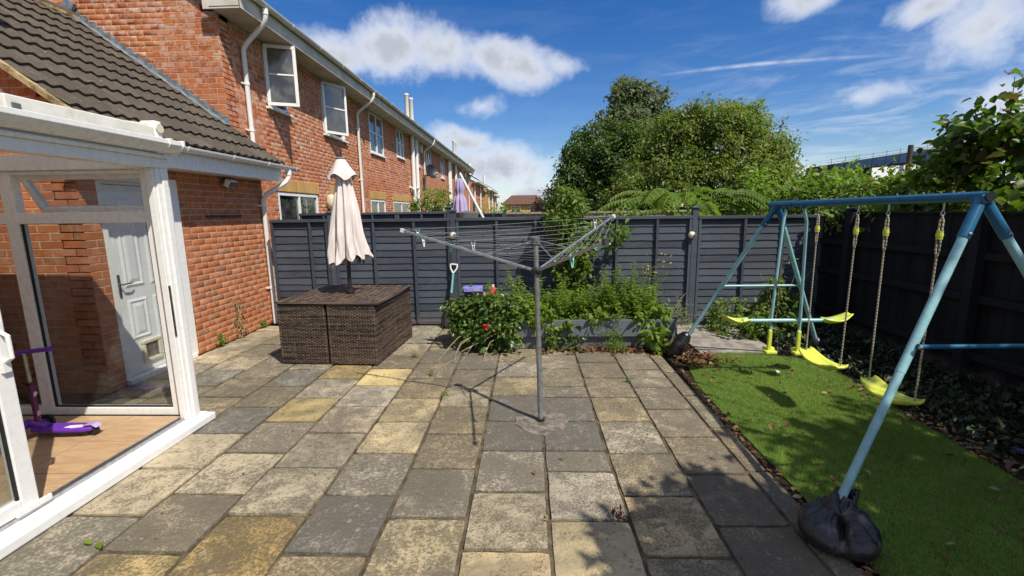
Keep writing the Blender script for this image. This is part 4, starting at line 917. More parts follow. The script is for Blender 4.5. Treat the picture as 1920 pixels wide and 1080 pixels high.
# eaves: stepped beam, gutter, roof sheet
ev = MB().b2((XC - .06, YB, ZT), (XC + .055, YC + .005, ZT + .07)).b2((XC - .05, YB, ZT + .07), (XC + .08, YC + .02, ZT + .095)).b2((XC - .05, YB, ZT + .095), (XC + .05, YC - .005, ZT + .155)); ev.build('eaves_beam', M['upvc'], co, bevel=.005)
MB().b2((XL, YC - .06, ZT), (XC - .061, YC + .06, ZT + .12)).build('eaves_beam', M['upvc'], co, bevel=.005)
gx = XC + .125; zg = ZT + .155
gm = MB(); pr = [(gx - .06, zg - .045), (gx - .02, zg - .045), (gx + .03, zg - .025), (gx + .062, zg + .008), (gx + .062, zg + .04), (gx + .05, zg + .04), (gx + .05, zg + .01), (gx + .02, zg - .015), (gx - .05, zg - .035), (gx - .05, zg + .04), (gx - .06, zg + .04)]
gt = gm.prism(pr, 1, YB, YC + .012); cg = gm.build('gutter', M['upvc'], co, bevel=.003)
pr2 = [(gx - .066, zg - .052), (gx - .01, zg - .052), (gx + .038, zg - .03), (gx + .07, zg + .006), (gx + .07, zg + .047), (gx - .066, zg + .047)]
MB().prism(pr2, 1, YC + .008, YC + .022).build('gutter_end', M['upvc'], cg); MB().prism(pr2, 1, YC - .12, YC - .095).build('gutter_bracket', M['upvc'], cg)
rz0, rz1 = ZT + .12, ZT + .19
MB().add([(XC + .04, YB, rz0), (XC + .04, YC + .06, rz0), (XL, YC + .06, rz1), (XL, YB, rz1), (XC + .04, YB, rz0 + .025), (XC + .04, YC + .06, rz0 + .025), (XL, YC + .06, rz1 + .025), (XL, YB, rz1 + .025)], [(3, 2, 1, 0), (4, 5, 6, 7), (0, 1, 5, 4), (1, 2, 6, 5), (2, 3, 7, 6), (3, 0, 4, 7)]).build('roof_sheet', M['polyroof'], co)
MB().b2((XL, YB - .05, 0), (XC + .05, YB, ZT)).build('end_wall', M['upvc'], co)
# roller blind cassette lying along the conservatory eaves
aw = thing('awning', 'white retractable awning cassette lying along conservatory gutter', 'awning', (0, 0, 0))
MB().b2((XC - .02, 2.42, zg + .06), (XC + .035, YC - .06, zg + .142)).build('front_bar', M['upvc_old'], aw, bevel=.008)
MB().tube([(XC - .06, YB, zg + .125), (XC - .06, 2.44, zg + .125)], .062, 18).build('cassette', M['cream'], aw, True)
MB().tube([(XC - .06, 2.44, zg + .125), (XC - .06, 2.455, zg + .125)], .065, 18).tube([(XC - .06, 2.455, zg + .125), (XC - .06, 2.47, zg + .125)], .03, 12).b2((XC - .09, 2.45, zg + .03), (XC + .045, 2.49, zg + .10)).build('end_bearing', M['grey_plastic'], aw, True)
MB().add([(XC - .10, 2.9, zg + .10), (XC + .0, 2.9, zg + .13), (XC + .0, YC - .05, zg + .165), (XC - .10, YC - .05, zg + .18), (XC - .10, 2.9, zg + .05), (XC, 2.9, zg + .05), (XC, YC - .05, zg + .05), (XC - .10, YC - .05, zg + .05)], [(0, 1, 2, 3), (0, 4, 5, 1), (1, 5, 6, 2), (2, 6, 7, 3), (3, 7, 4, 0)]).build('arm_cover', M['cream'], aw, bevel=.006)
MB().b2((XC - .08, YC - .05, zg + .03), (XC + .04, YC + .015, zg + .19)).build('end_cap', M['upvc'], aw, bevel=.012)
MB().tube([(XC + .041, YC - .018, zg + .135), (XC + .052, YC - .018, zg + .135)], .033, 16).build('end_disc', M['cream'], aw, True)

# ---- purple scooter on the conservatory floor
sc = thing('kick_scooter', 'purple three wheeled child scooter inside the open conservatory', 'scooter', (-3.56, 3.06, FZ + .006), R(2))
dk = MB(); out = [(-.14, .045), (-.05, .055), (.10, .062), (.24, .055), (.30, .035), (.30, -.035), (.24, -.055), (.10, -.062), (-.05, -.055), (-.14, -.045)]
n = len(out); dk.add([(x, y, .048) for x, y in out] + [(x, y, .068) for x, y in out] + [(x * .97, y * .8, .076) for x, y in out], [tuple(reversed(range(n)))] + [(i, (i + 1) % n, n + (i + 1) % n, n + i) for i in range(n)] + [(n + i, n + (i + 1) % n, 2 * n + (i + 1) % n, 2 * n + i) for i in range(n)] + [tuple(range(2 * n, 3 * n))])
dk.build('deck', M['purple'], sc, bevel=.004)
MB().add([(.10, -.035, .0775), (.17, -.045, .0775), (.235, -.035, .0775), (.25, -.005, .0775), (.19, .012, .0775), (.12, .0, .0775)], [(0, 1, 2, 3, 4, 5)]).build('deck_print', plain('white_print', (.7, .66, .72), .4), sc)
MB().tube([(-.16, 0, .10), (-.12, 0, .085), (-.04, 0, .066)], [.035, .04, .03], 10).tube([(-.17, -.10, .07), (-.19, 0, .10), (-.17, .10, .07)], [.016, .03, .016], 10).build('front_fork', M['purple'], sc, True)
for y in (-.115, .115): 
    w = MB().lathe([(.030, -.012), (.055, -.010), (.058, 0), (.055, .010), (.030, .012)], 20, (-.17, y, .058), rotm(R(90), 0, 0)).build('wheel', M['rubber'], sc, True); MB().lathe([(.028, -.013), (.028, .013)], 14, (-.17, y, .058), rotm(R(90), 0, 0)).build('hub', M['grey_plastic'], w, True)
MB().lathe([(.02, -.016), (.038, -.014), (.04, 0), (.038, .014), (.02, .016)], 18, (.285, 0, .040), rotm(R(90), 0, 0)).build('wheel', M['rubber'], sc, True)
MB().add([(.235, -.03, .085), (.235, .03, .085), (.30, .03, .092), (.30, -.03, .092), (.335, -.028, .07), (.335, .028, .07)], [(0, 1, 2, 3), (3, 2, 5, 4)]).build('rear_brake', plain('lilac_plastic', (.4, .34, .6), .4), sc)
MB().tube([(-.115, 0, .08), (-.12, 0, .40)], .019, 14).build('lower_stem', M['plum'], sc, True)
MB().tube([(-.12, 0, .40), (-.12, 0, .42)], .026, 14).box((-.14, 0, .412), (.05, .02, .018)).build('clamp', M['black_plastic'], sc, True)
MB().tube([(-.12, 0, .42), (-.125, 0, .645)], .013, 12).build('upper_stem', M['chrome'], sc, True)
hd = math.radians(8); hx, hy = math.cos(hd), math.sin(hd)
MB().tube([(-.125 - .16 * hx, -.16 * hy, .635), (-.125 + .16 * hx, .16 * hy, .665)], .013, 12).build('handlebar', M['purple'], sc, True)
for s in (-1, 1): MB().tube([(-.125 + s * .06 * hx, s * .06 * hy, .650 + s * .0056), (-.125 + s * .165 * hx, s * .165 * hy, .650 + s * .0155), (-.125 + s * .175 * hx, s * .175 * hy, .650 + s * .0165)], [.017, .017, .021], 12).build('grip', M['purple'], sc, True)
for (z, s) in ((.18, .022), (.33, .020)):
    mb = MB(); mb.add([(-.19 + (z - .2) * -.13 + .021, -.016, z - s), (-.19 + (z - .2) * -.13 + .023, .004, z - s * .6), (-.19 + (z - .2) * -.13 + .021, .015, z + s * .2), (-.19 + (z - .2) * -.13 + .02, .006, z + s), (-.19 + (z - .2) * -.13 + .02, -.012, z + s * .7)], [(0, 1, 2, 3, 4)])
    mb.v = [(q[0] + .075 + .13 * (z - .2), q[1] - .001, q[2]) for q in mb.v]; mb.build('sticker', plain('pink_sticker', (.72, .5, .62), .4), sc)

# ================================================================== FENCES
def slat_mesh(k, mat):
    n = 14; vs = []
    for (z, th) in ((-.065, .0), (.065, .0)):
        for dpt in (0, 1):
            for i in range(n + 1):
                wob = (rng.normal() * .0014 + .0022 * math.sin(i * .45 + k)) if z < 0 else 0
                y = (-.016 + .008 * (z < 0) * -1) if dpt == 0 else (-.016 + .008 * (z < 0) * -1) + .008
                vs.append((i / n - .5, y + (.008 if z > 0 else 0), z + wob))
    W = n + 1; fs = []
    for i in range(n): fs += [(i, i + 1, 2 * W + i + 1, 2 * W + i), (W + i + 1, W + i, 3 * W + i, 3 * W + i + 1), (i + 1, i, W + i, W + i + 1), (2 * W + i, 2 * W + i + 1, 3 * W + i + 1, 3 * W + i)]
    fs += [(0, 2 * W, 3 * W, W), (n, W + n, 3 * W + n, 2 * W + n)]
    return MB().add(vs, fs).mesh('slat', mat, False)
SL = {m: [slat_mesh(k, M[m]) for k in range(5)] for m in ('fence',)}
def lap_panel(f, x0, x1, y0, y1, h, battens, mat='fence', base=.04):
    """lapped panel between two posts; faces the camera (-y)"""
    ang = math.atan2(y1 - y0, x1 - x0); L = math.hypot(x1 - x0, y1 - y0); ux, uy = math.cos(ang), math.sin(ang)
    n = int(round((h - .05 - base) / .1))
    for k in range(n):
        z = base + .055 + k * (h - .06 - base - .08) / (n - 1) + rng.normal() * .003; place(SL[mat][rng.integers(5)], 'slat', f, ((x0 + x1) / 2, (y0 + y1) / 2, z), (0, rng.normal() * .0016, ang + rng.normal() * .0006), (L - .01, 1, 1))
    at = lambda u, d: (x0 + ux * u + uy * d, y0 + uy * u - ux * d)
    for u in [.022] + [b for b in battens] + [L - .022]:
        a = at(u, .045); MB().box((a[0], a[1], (h + base) / 2), (.036, .032, h - base - .01), rotm(0, 0, ang)).build('batten', M[mat], f, bevel=.003)
    c = at(L / 2, .03); MB().box((c[0], c[1], h - .022), (L, .075, .042), rotm(0, 0, ang)).build('top_rail', M[mat], f, bevel=.003)
    MB().box((*at(L / 2, .03), base + .01), (L, .03, .05), rotm(0, 0, ang)).build('bottom_rail', M[mat], f, bevel=.003)
def post(f, x, y, h, w=.085, mat='fence', rz=0):
    p = MB().box((x, y, h / 2), (w, w, h), rotm(0, 0, rz)).build('post', M[mat], f, bevel=.004)
    MB().box((x, y, h + .012), (w + .03, w + .03, .022), rotm(0, 0, rz)).box((x, y, h + .03), (w + .01, w + .01, .02), rotm(0, 0, rz), taper=.3).build('post_cap', M[mat], p, bevel=.003)
bf = thing('back_fence', 'dark grey lapped panel fence along the back of the garden', 'fence')
fy = lambda x: 6.74 - .012 * (x + 1.0)
PX = [-3.86, -2.94, -1.10, .66, 2.41, 4.20]
BT = {0: [.60], 1: [.60, 1.21], 2: [.6, 1.17], 3: [.59, 1.17], 4: [.66, 1.2]}
for i in range(5):
    a = PX[i] + (.045 if i else 0); b = PX[i + 1] - (.045 if i < 4 else 0)
    lap_panel(bf, a, b, fy(a), fy(b), [1.635, 1.625, 1.625, 1.615, 1.605][i], BT[i])
for x in PX[1:5]: post(bf, x, fy(x) - .01, 1.715)
rf = thing('right_fence', 'dark stained board fence in deep shade on the right', 'fence'); XR = 4.20
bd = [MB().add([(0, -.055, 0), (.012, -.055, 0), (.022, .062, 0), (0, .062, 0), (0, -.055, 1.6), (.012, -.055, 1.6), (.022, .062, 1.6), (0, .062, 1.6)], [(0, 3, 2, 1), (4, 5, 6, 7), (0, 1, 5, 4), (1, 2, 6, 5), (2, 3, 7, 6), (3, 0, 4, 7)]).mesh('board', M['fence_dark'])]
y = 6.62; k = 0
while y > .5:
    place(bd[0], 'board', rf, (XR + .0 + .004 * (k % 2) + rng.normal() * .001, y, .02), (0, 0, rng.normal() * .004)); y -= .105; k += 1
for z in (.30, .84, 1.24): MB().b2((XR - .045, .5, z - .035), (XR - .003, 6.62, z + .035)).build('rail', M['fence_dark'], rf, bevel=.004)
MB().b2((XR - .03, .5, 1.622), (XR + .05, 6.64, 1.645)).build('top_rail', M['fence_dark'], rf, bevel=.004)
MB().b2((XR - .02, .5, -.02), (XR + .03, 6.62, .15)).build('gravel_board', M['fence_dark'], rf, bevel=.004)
for y in (.6, 2.45, 4.3, 5.98): post(rf, XR - .07, y, 1.66, .09, 'fence_dark')
# neighbours' fences seen over the top
for (x0, y0, x1, y1, h, lb) in ((-4.4, 8.75, -1.55, 8.75, 1.73, 'dark grey neighbour fence behind the parasol, nearest the terrace'), (-2.6, 14.2, -.75, 14.2, 1.68, 'dark grey neighbour fence behind the lilac parasol')):
    f = thing('neighbour_fence', lb, 'fence'); n = 3
    for i in range(n): a = x0 + (x1 - x0) * i / n; b = x0 + (x1 - x0) * (i + 1) / n; lap_panel(f, a, b, y0, y1, h, [(b - a) / 2])
    post(f, x1 + .05, y1, h + .06)
tag(MB().b2((-.7, 14.6, 0), (6.5, 14.75, 1.63)).b2((-.75, 14.55, 1.63), (6.55, 14.8, 1.69)).build('garden_wall', plain('pale_coping', (.34, .28, .22), .9, .15, vary=.2), None), 'low wall with pale coping beyond the back fence', 'wall')
f = thing('neighbour_side_fence', 'dark side fence dividing the neighbouring gardens, left of lilac parasol', 'fence')
MB().b2((-1.55, 8.9, 0), (-1.50, 14.1, 1.5)).build('panel', M['fence'], f)
# ================================================================== RATTAN CUBE SET
def weave_panel(mb, o, u, nrm, w, h, cell=.030, row=.0165):
    """woven face: strands bulging over and under upright ribs; o = lower corner, u = along, nrm = outward"""
    o = np.array(o, float); u = np.array(u, float); nr = np.array(nrm, float); up = np.array([0, 0, 1.0]); nc = int(w / cell); nrow = int(h / row)
    for j in range(nrow):
        z = (j + .5) * h / nrow; hh = h / nrow * .44
        for i in range(nc):
            a = i * w / nc; b = (i + 1) * w / nc; out = .0065 if (i + j) % 2 else .0005
            m = (a + b) / 2; q = (b - a) * .22
            P = lambda t, zz, d: o + u * t + up * zz + nr * d
            vs = [P(a, z - hh, .0), P(m - q, z - hh, out * .8), P(m + q, z - hh, out * .8), P(b, z - hh, .0), P(a, z, .003), P(m - q, z, out + .003), P(m + q, z, out + .003), P(b, z, .003), P(a, z + hh, 0), P(m - q, z + hh, out * .8), P(m + q, z + hh, out * .8), P(b, z + hh, 0)]
            mb.add(vs, [(0, 1, 5, 4), (1, 2, 6, 5), (2, 3, 7, 6), (4, 5, 9, 8), (5, 6, 10, 9), (6, 7, 11, 10)])
    return mb
SET = (-2.235, 5.50); ROT = R(-4)
def chair(lb, sx, sy, w=.555, dpt=.60, h=.70):
    """armchair pushed in under the table: its two outer faces make a corner of the cube"""
    cx, cy = SET[0] + sx * .295 * math.cos(ROT) - sy * .31 * math.sin(ROT), SET[1] + sx * .295 * math.sin(ROT) + sy * .31 * math.cos(ROT)
    t = thing('rattan_chair', lb, 'chair', (cx, cy, 0), ROT, 'rattan chairs pushed in under the table'); hx, hy = w / 2, dpt / 2
    ox, oy = sx * hx, sy * hy
    # back (faces -y or +y) and arm (faces -x or +x)
    for nm, a, b in (('backrest', (-hx, oy - sy * .05, .012), (hx, oy - sy * .004, h - .012)), ('armrest', (ox - sx * .05, -hy, .012), (ox - sx * .004, hy, h - .012 - .03))):
        MB().b2(a, b).build(nm, M['rattan'], t)
    wv = MB(); weave_panel(wv, (-hx, oy, .02), (1, 0, 0), (0, sy, 0), w, h - .035); weave_panel(wv, (ox, -hy, .02), (0, 1, 0), (sx, 0, 0), dpt, h - .055)
    kind(wv.build('weave', M['rattan'], t, 'all', fix=False), 'stuff')
    MB().tube([(-hx, oy - sy * .025, h - .008), (hx, oy - sy * .025, h - .008)], .024, 8).tube([(ox - sx * .025, -hy, h - .03), (ox - sx * .025, hy, h - .03)], .022, 8).build('top_roll', M['rattan'], t, True)
    for ex in (-hx, hx): MB().tube([(ex - math.copysign(.012, ex), oy - sy * .01, .0), (ex - math.copysign(.012, ex), oy - sy * .01, h - .01)], .016, 8).build('corner_post', M['rattan'], t, True)
    MB().tube([(ox - sx * .012, -sy * (hy - .012), 0), (ox - sx * .012, -sy * (hy - .012), h - .03)], .016, 8).build('corner_post', M['rattan'], t, True)
    MB().b2((-hx + .05, -hy + .05, .30), (hx - .05, hy - .05, .36)).build('seat', M['rattan'], t)
    return t
chair('brown rattan chair at the set corner nearest the house and camera', -1, -1); chair('brown rattan chair at the set corner nearest the clothes dryer', 1, -1)
chair('brown rattan chair at the fence side of set, nearest the shovel', 1, 1); chair('brown rattan chair at the hidden corner between brick wall and fence', -1, 1)
tb = thing('rattan_table', 'square brown rattan table with slatted top over the tucked-in chairs', 'table', (SET[0] + .02, SET[1] - .02, 0), ROT)
TS = .605
for sx in (-1, 1):
    for sy in (-1, 1): MB().box((sx * .03 * 1 + sx * .5, sy * .5, .36), (.04, .04, .72)).build('leg', M['rattan'], tb)
MB().b2((-TS + .02, -TS + .02, .715), (TS - .02, TS - .02, .728)).build('gap_shade', M['darkgap'], tb)  # near-black sheet under the slats, painted shade for their gaps
nsl = 17
for i in range(nsl):
    x = -TS + (i + .5) * 2 * TS / nsl; w = 2 * TS / nsl * .82; mb = MB(); nseg = 46
    for j in range(nseg):
        y0 = -TS + j * 2 * TS / nseg; y1 = y0 + 2 * TS / nseg; o = .0035 if (i + j) % 2 else 0; ym = (y0 + y1) / 2
        mb.add([(x - w / 2, y0, .7295), (x + w / 2, y0, .7295), (x + w / 2, ym, .733 + o), (x - w / 2, ym, .733 + o), (x + w / 2, y1, .7295), (x - w / 2, y1, .7295)], [(0, 1, 2, 3), (3, 2, 4, 5)])
    mb.build('slat', M['rattan_top'], tb, fix=False)
MB().tube([(-TS, -TS, .722), (TS, -TS, .722), (TS, TS, .722), (-TS, TS, .722), (-TS, -TS, .722)], .013, 8).build('rim', M['rattan'], tb)

# ---- closed parasol standing through the table
pa = thing('parasol', 'closed cream parasol standing through the rattan table', 'parasol', (-2.205, 5.46, 0))
MB().tube([(0, 0, .02), (0, 0, 2.33)], .024, 14).build('pole', M['black_plastic'], pa, True)
MB().lathe([(.24, 0), (.24, .02), (.10, .05), (.04, .07), (.04, .25)], 22).build('base', M['black_plastic'], pa, True)
MB().lathe([(.035, 0), (.05, .01), (.05, .04), (.03, .05)], 16, (0, 0, .735)).build('table_ring', M['black_plastic'], pa, True)
NF = 8
def canopy(u, v):
    a = 2 * math.pi * u; s = v                                   # v = 0 at the hem, 1 at the crown
    r = .06 + (.208 - .06) * (1 - s) ** .8 + .02 * math.sin(a * 2 + 1) * (1 - s)
    pl = abs(math.sin(a * NF / 2 + .6 * math.sin(a))) ; r *= .62 + .48 * pl ** .6
    r *= 1 + .10 * math.sin(5 * a + 7 * s) * (1 - s) + .05 * math.sin(11 * a + 3) + .035 * math.sin(23 * a + 9 * s + 2 * math.sin(6 * s)) * (1 - .6 * s) + .02 * math.sin(41 * a - 14 * s)
    z = 1.10 + (2.16 - 1.10) * s + (1 - s) ** 3 * (.06 * math.sin(a * NF / 2 + 1.1) ** 2 + .06 * math.cos(a + .4))
    return (r * math.cos(a) + .012, r * math.sin(a), z)
cn = MB(); nu, nv = 224, 40
cn.grid(canopy, nu, nv).build('canopy', M['parasol'], pa, 'all', fix=False)
def cap(u, v):
    a = 2 * math.pi * u; r = .05 + (.155 - .05) * (1 - v) ** .9; r *= 1 + (1 - v) * (.17 * math.cos(a * 4 + .5) + .06 * math.cos(a * 9)); z = 2.13 + (2.345 - 2.13) * v + (1 - v) ** 2 * .035 * math.cos(a * 4 + .5)
    return (r * math.cos(a), r * math.sin(a), z)
MB().grid(cap, 72, 10).build('vent_cap', M['parasol'], pa, 'all', fix=False)
MB().lathe([(.055, 0), (.06, .012), (.045, .025), (.01, .03)], 16, (0, 0, 2.34)).build('finial', plain('grey_cap', (.22, .2, .21), .5), pa, True)
for k in range(8):
    a = 2 * math.pi * k / 8 + .3; MB().tube([(.18 * math.cos(a), .18 * math.sin(a), 1.12), (.05 * math.cos(a), .05 * math.sin(a), 1.7)], .008, 6).tube([(.185 * math.cos(a), .185 * math.sin(a), 1.10), (.18 * math.cos(a), .18 * math.sin(a), 1.14)], .014, 8).build('rib', M['black_plastic'], pa, True)

# ---- spade leaning on the fence
sp = thing('garden_spade', 'spade with turquoise handle leaning on the fence post', 'spade', (-1.19, 6.48, 0)); lean = rotm(R(-11), R(5.5), 0)
def sv(*p): return [tuple(lean @ np.array(q)) for q in p]
bl = MB(); pts = []
for j in range(6):
    for i in range(7):
        x = (i / 6 - .5) * (.165 + .02 * j / 5); z = .28 * j / 5 + (.018 * (1 - abs(i / 3 - 1) ** 2) * -1 if j == 0 else 0) + .02; y = .018 * ((i / 3 - 1) ** 2)
        pts.append(tuple(lean @ np.array((x, y, z))))
bl.add(pts, [(j * 7 + i, j * 7 + i + 1, (j + 1) * 7 + i + 1, (j + 1) * 7 + i) for j in range(5) for i in range(6)]); b = bl.build('blade', M['steel_dark'], sp, True, fix=False)
m = b.modifiers.new('solid', 'SOLIDIFY'); m.thickness = .004
MB().tube(sv((-.02, 0, .28), (-.012, 0, .45), (-.005, 0, .56)), .011, 8).tube(sv((.02, 0, .28), (.012, 0, .45), (.005, 0, .56)), .011, 8).build('socket', M['steel_dark'], sp, True)
MB().tube(sv((0, 0, .54), (0, 0, .70), (0, 0, .84)), [.019, .0175, .019], 12).build('shaft', M['teal_plastic'], sp, True)
MB().tube(sv((0, 0, .83), (-.045, 0, .90), (-.052, 0, .955), (-.045, 0, .965), (.045, 0, .965), (.052, 0, .955), (.045, 0, .90), (0, 0, .83)), .0125, 10).build('grip', M['pale_plastic'], sp, True)

# ================================================================== ROTARY CLOTHES DRYER
HUB = np.array([.068, 3.495, 1.245]); BASE = np.array([.095, 3.49, 0.0])
dy = thing('rotary_dryer', 'grey three armed rotary clothes dryer standing in the patio', 'clothes dryer', tuple(BASE))
loc = lambda p: tuple(np.array(p) - BASE)
top = np.array([.062, 3.497, 1.475])
MB().tube([loc(BASE - (0, 0, .02)), loc(BASE + (HUB - BASE) * .52)], .0225, 16).build('lower_pole', M['galv'], dy, True)
MB().tube([loc(BASE + (HUB - BASE) * .5), loc(top)], .0195, 16).build('upper_pole', M['galv'], dy, True)
MB().tube([loc(BASE + (0, 0, .0)), loc(BASE + (0, 0, .03))], .032, 14).build('socket', M['black_plastic'], dy, True)
MB().lathe([(.024, -.025), (.042, -.02), (.045, .015), (.03, .03)], 18, loc(HUB)).build('arm_hub', M['black_plastic'], dy, True)
MB().lathe([(.021, -.02), (.034, -.015), (.034, .03), (.012, .04)], 16, loc(top)).build('top_cap', M['grey_plastic'], dy, True)
TIPS = [np.array([-1.055, 3.80, 1.56]), np.array([.80, 4.275, 1.648]), np.array([.392, 2.30, 1.545])]
for k, tp in enumerate(TIPS):
    d = (tp - HUB) / np.linalg.norm(tp - HUB)
    ar = MB().beam(loc(HUB + d * .03), loc(tp), .016, .022 if k < 2 else .019).build('arm', M['alu'], dy, bevel=.004)
    MB().beam(loc(tp - d * .02), loc(tp + d * .012), .022, .03).build('arm_end', M['pale_plastic'] if k < 2 else M['black_plastic'], ar)
    MB().tube([loc(top + (0, 0, .01)), loc(HUB + (tp - HUB) * .36 + (0, 0, .012))], .0035, 6).build('stay', M['alu'], dy, True)
def sag(p, q, s, n=10): return [p + (q - p) * i / n + np.array([0, 0, -s * 4 * (i / n) * (1 - i / n)]) for i in range(n + 1)]
for r in range(7):
    fr = .36 + .64 * (r / 6) * .97; pts = [HUB + (tp - HUB) * fr + np.array([0, 0, .013]) for tp in TIPS]; mb = MB()
    for a in range(3): mb.tube([loc(p) for p in sag(pts[a], pts[(a + 1) % 3], .012 + .006 * (r % 3))], .0009, 5)
    mb.build('line', plain('washing_line', (.40, .42, .42), .5), dy, True)
def peg(lb, p, rz, tilt, mat='mint_plastic'):
    t = thing('clothes_peg', lb, 'peg', tuple(p), rz, 'clothes pegs on the dryer')
    for s in (-1, 1):
        mm = rotm(0, s * R(7), 0) @ np.eye(3); MB().box((s * .0075, 0, -.012), (.006, .010, .085), rotm(R(tilt), s * R(8), 0)).build('jaw', M[mat], t, bevel=.002)
    MB().tube([(-.006, 0, .0), (.006, 0, .0)], .006, 8).build('spring', M['alu'], t); return t
on = lambda k, f, dz=.0: HUB + (TIPS[k] - HUB) * f + np.array([0, 0, dz])
peg('mint green clothes peg nearest the left tip of dryer', on(0, .875, .02), .3, 12); peg('pale clothes peg second from the left tip of dryer', on(0, .83, -.03), .4, -14, 'pale_plastic')
peg('mint clothes peg at middle of the left dryer arm', on(0, .615, -.01), .5, 40); peg('mint green clothes peg hanging below the front dryer arm', on(2, .62, -.02), .2, -8)
peg('pale clothes peg on a line towards the back dryer arm', on(1, .72, .06), .1, 5, 'pale_plastic'); peg('mint clothes peg at the outer end of front dryer arm', on(2, .97, -.005), 1.2, 70)
peg('small pale clothes peg on a line behind the left arm', on(0, .45, .05), .2, 0, 'pale_plastic')

# ================================================================== RAISED PLANTER AND WHAT GROWS IN IT
pt = thing('raised_planter', 'long slate grey wooden planter before the back fence', 'planter')
X0, X1, Y0, Y1 = -.62, 1.80, 5.50, 6.52
Yl = lambda x: Y0 + .0
for (z0, z1, dp) in ((.0, .155, .0), (.165, .375, .05)):
    MB().b2((X0, Y0 - dp, z0), (X1, Y0 + .035 - dp, z1)).build('front_board', M['planter'], pt, bevel=.004)
    MB().b2((X1 - .035, Y0 + .037, z0), (X1 + dp, Y1, z1)).build('side_board', M['planter'], pt, bevel=.004); MB().b2((X0 - dp, Y0 + .037, z0), (X0 + .035, Y1, z1)).build('side_board', M['planter'], pt, bevel=.004)
    MB().b2((X0, Y1 - .03, z0), (X1, Y1, z1)).build('back_board', M['planter'], pt, bevel=.004)
MB().b2((X0 + .04, Y0 + .06, .01), (X1 - .04, Y1 - .035, .31)).build('soil', M['soil'], pt)
for x in (X0 + .0, X1 - .05): MB().b2((x, Y0 + .036, 0), (x + .05, Y0 + .085, .40)).build('corner_stake', M['planter'], pt)
def stems_and_leaves(name, label, cat, base, blobs, n, size, mat, aspect=.5, tuft=6, spread=.03, full=True, droop=.3, nst=14, stem='stem', group=None, shell=.35, lump=.4, up=.5):
    t = thing(name, label, cat, base, 0, group); b = np.array(base); mb = MB()
    for k in range(nst):
        bl = blobs[k % len(blobs)]; e = np.array(bl[:3]) + unit(1)[0] * np.array(bl[3:]) * .8 - b; e[2] = max(e[2], .05); limb(mb, (rng.normal() * .05, rng.normal() * .05, 0), e, .006, .002, .15, 4)
    mb.build('stems', M[stem], t, 'all', fix=False); P, O = crown_points(blobs, n // tuft, shell, lump, 18); P, O = sprays(P, O, tuft, spread); k = P[:, 2] > .012
    leaves('leaves', P[k] - b, O[k], size, M[mat], t, aspect, droop, full, up); return t
def whorl_plant(name, label, base, area, n, h, size, mat, cat='plant', hv=.25):
    """patch of upright leafy shoots, leaves in pairs up each stem"""
    t = thing(name, label, cat, base); mb = MB(); PP = []; DD = []; NN = []; LL = []
    for k in range(n):
        x = rng.uniform(-area[0], area[0]); y = rng.uniform(-area[1], area[1]); hh = h * (1 + hv * rng.normal()) * (1 - .25 * (x / area[0]) ** 2); hh = max(hh, .08)
        lx, ly = rng.normal() * .25 * hh, rng.normal() * .2 * hh - .08 * hh; p0 = np.array([x, y, 0.]); p1 = np.array([x + lx * .4, y + ly * .4, hh * .6]); p2 = np.array([x + lx, y + ly, hh]); mb.tube([p0, p1, p2], [.004, .003, .0015], 4, caps=False)
        m = int(hh / .032); 
        for q in range(2, m):
            f = q / m; c = p0 + (p2 - p0) * f
            for s in range(3):
                a = q * 1.57 + s * 2.1 + rng.normal() * .3; d = np.array([math.cos(a), math.sin(a), .25 - .5 * (1 - f) + rng.normal() * .15]); PP.append(c); DD.append(d); NN.append(np.array([0, 0, 1.0]) + rng.normal(size=3) * .3); LL.append(size * (1.15 - .6 * f) * rng.uniform(.7, 1.25))
    mb.build('stems', M['stem'], t, 'all', fix=False); LL = np.array(LL); V, F = leaf_geo(np.array(PP), np.array(DD), np.array(NN), LL, LL * .42, .18, .2, True)
    obj(arr_mesh('leaves', V, F, M[mat]), 'leaves', t); return t
stems_and_leaves('trailing_shrub', 'leafy dark green shrub spilling from planter with one red flower', 'shrub', (-.72, 5.7, .0), [(-.68, 5.66, .36, .32, .34, .32), (-.38, 5.60, .36, .36, .34, .32), (-.80, 5.75, .34, .20, .28, .28), (-.42, 5.38, .2, .34, .2, .24), (-.62, 5.48, .15, .2, .2, .16), (-.62, 5.74, .56, .26, .16, .13)], 4300, .062, 'leaf_gloss', .58, 6, .035, nst=26)
rf_ = thing('red_flower', 'single red flower on the shrub beside the dryer pole', 'flower', (-.50, 5.20, .36)); P = unit(46) * .02; leaves('petals', P, unit(46), .034, M['red_flower'], rf_, .8, 0, True); MB().tube([(0, 0, 0), (.01, .08, -.10), (.0, .16, -.22)], .003, 6).build('stalk', M['stem'], rf_)
whorl_plant('mint_patch', 'light green leafy mint filling the middle of planter', (.18, 5.86, .30), (.62, .28), 170, .31, .090, 'leaf_bright', hv=.45)
whorl_plant('herb_patch', 'bright green bushy herb at the right end of planter', (1.20, 5.92, .30), (.42, .33), 190, .38, .082, 'leaf_bright', hv=.38)
whorl_plant('herb_patch', 'low green shoots along the front edge of planter', (.62, 5.62, .31), (.85, .08), 110, .18, .075, 'leaf_mid', hv=.5)
stems_and_leaves('climbing_shrub', 'tall narrow climbing shrub growing up above the fence top', 'shrub', (.55, 6.42, .3), [(.55, 6.42, 1.72, .26, .22, .26), (.58, 6.36, 1.30, .22, .2, .28), (.62, 6.34, .85, .20, .17, .34), (.56, 6.40, .55, .16, .15, .2), (1.08, 6.38, 1.38, .30, .12, .15), (.40, 6.44, 1.52, .16, .15, .18), (.66, 6.34, 1.05, .22, .16, .2)], 2500, .085, 'leaf_mid', .42, 6, .045, nst=20, stem='bark')
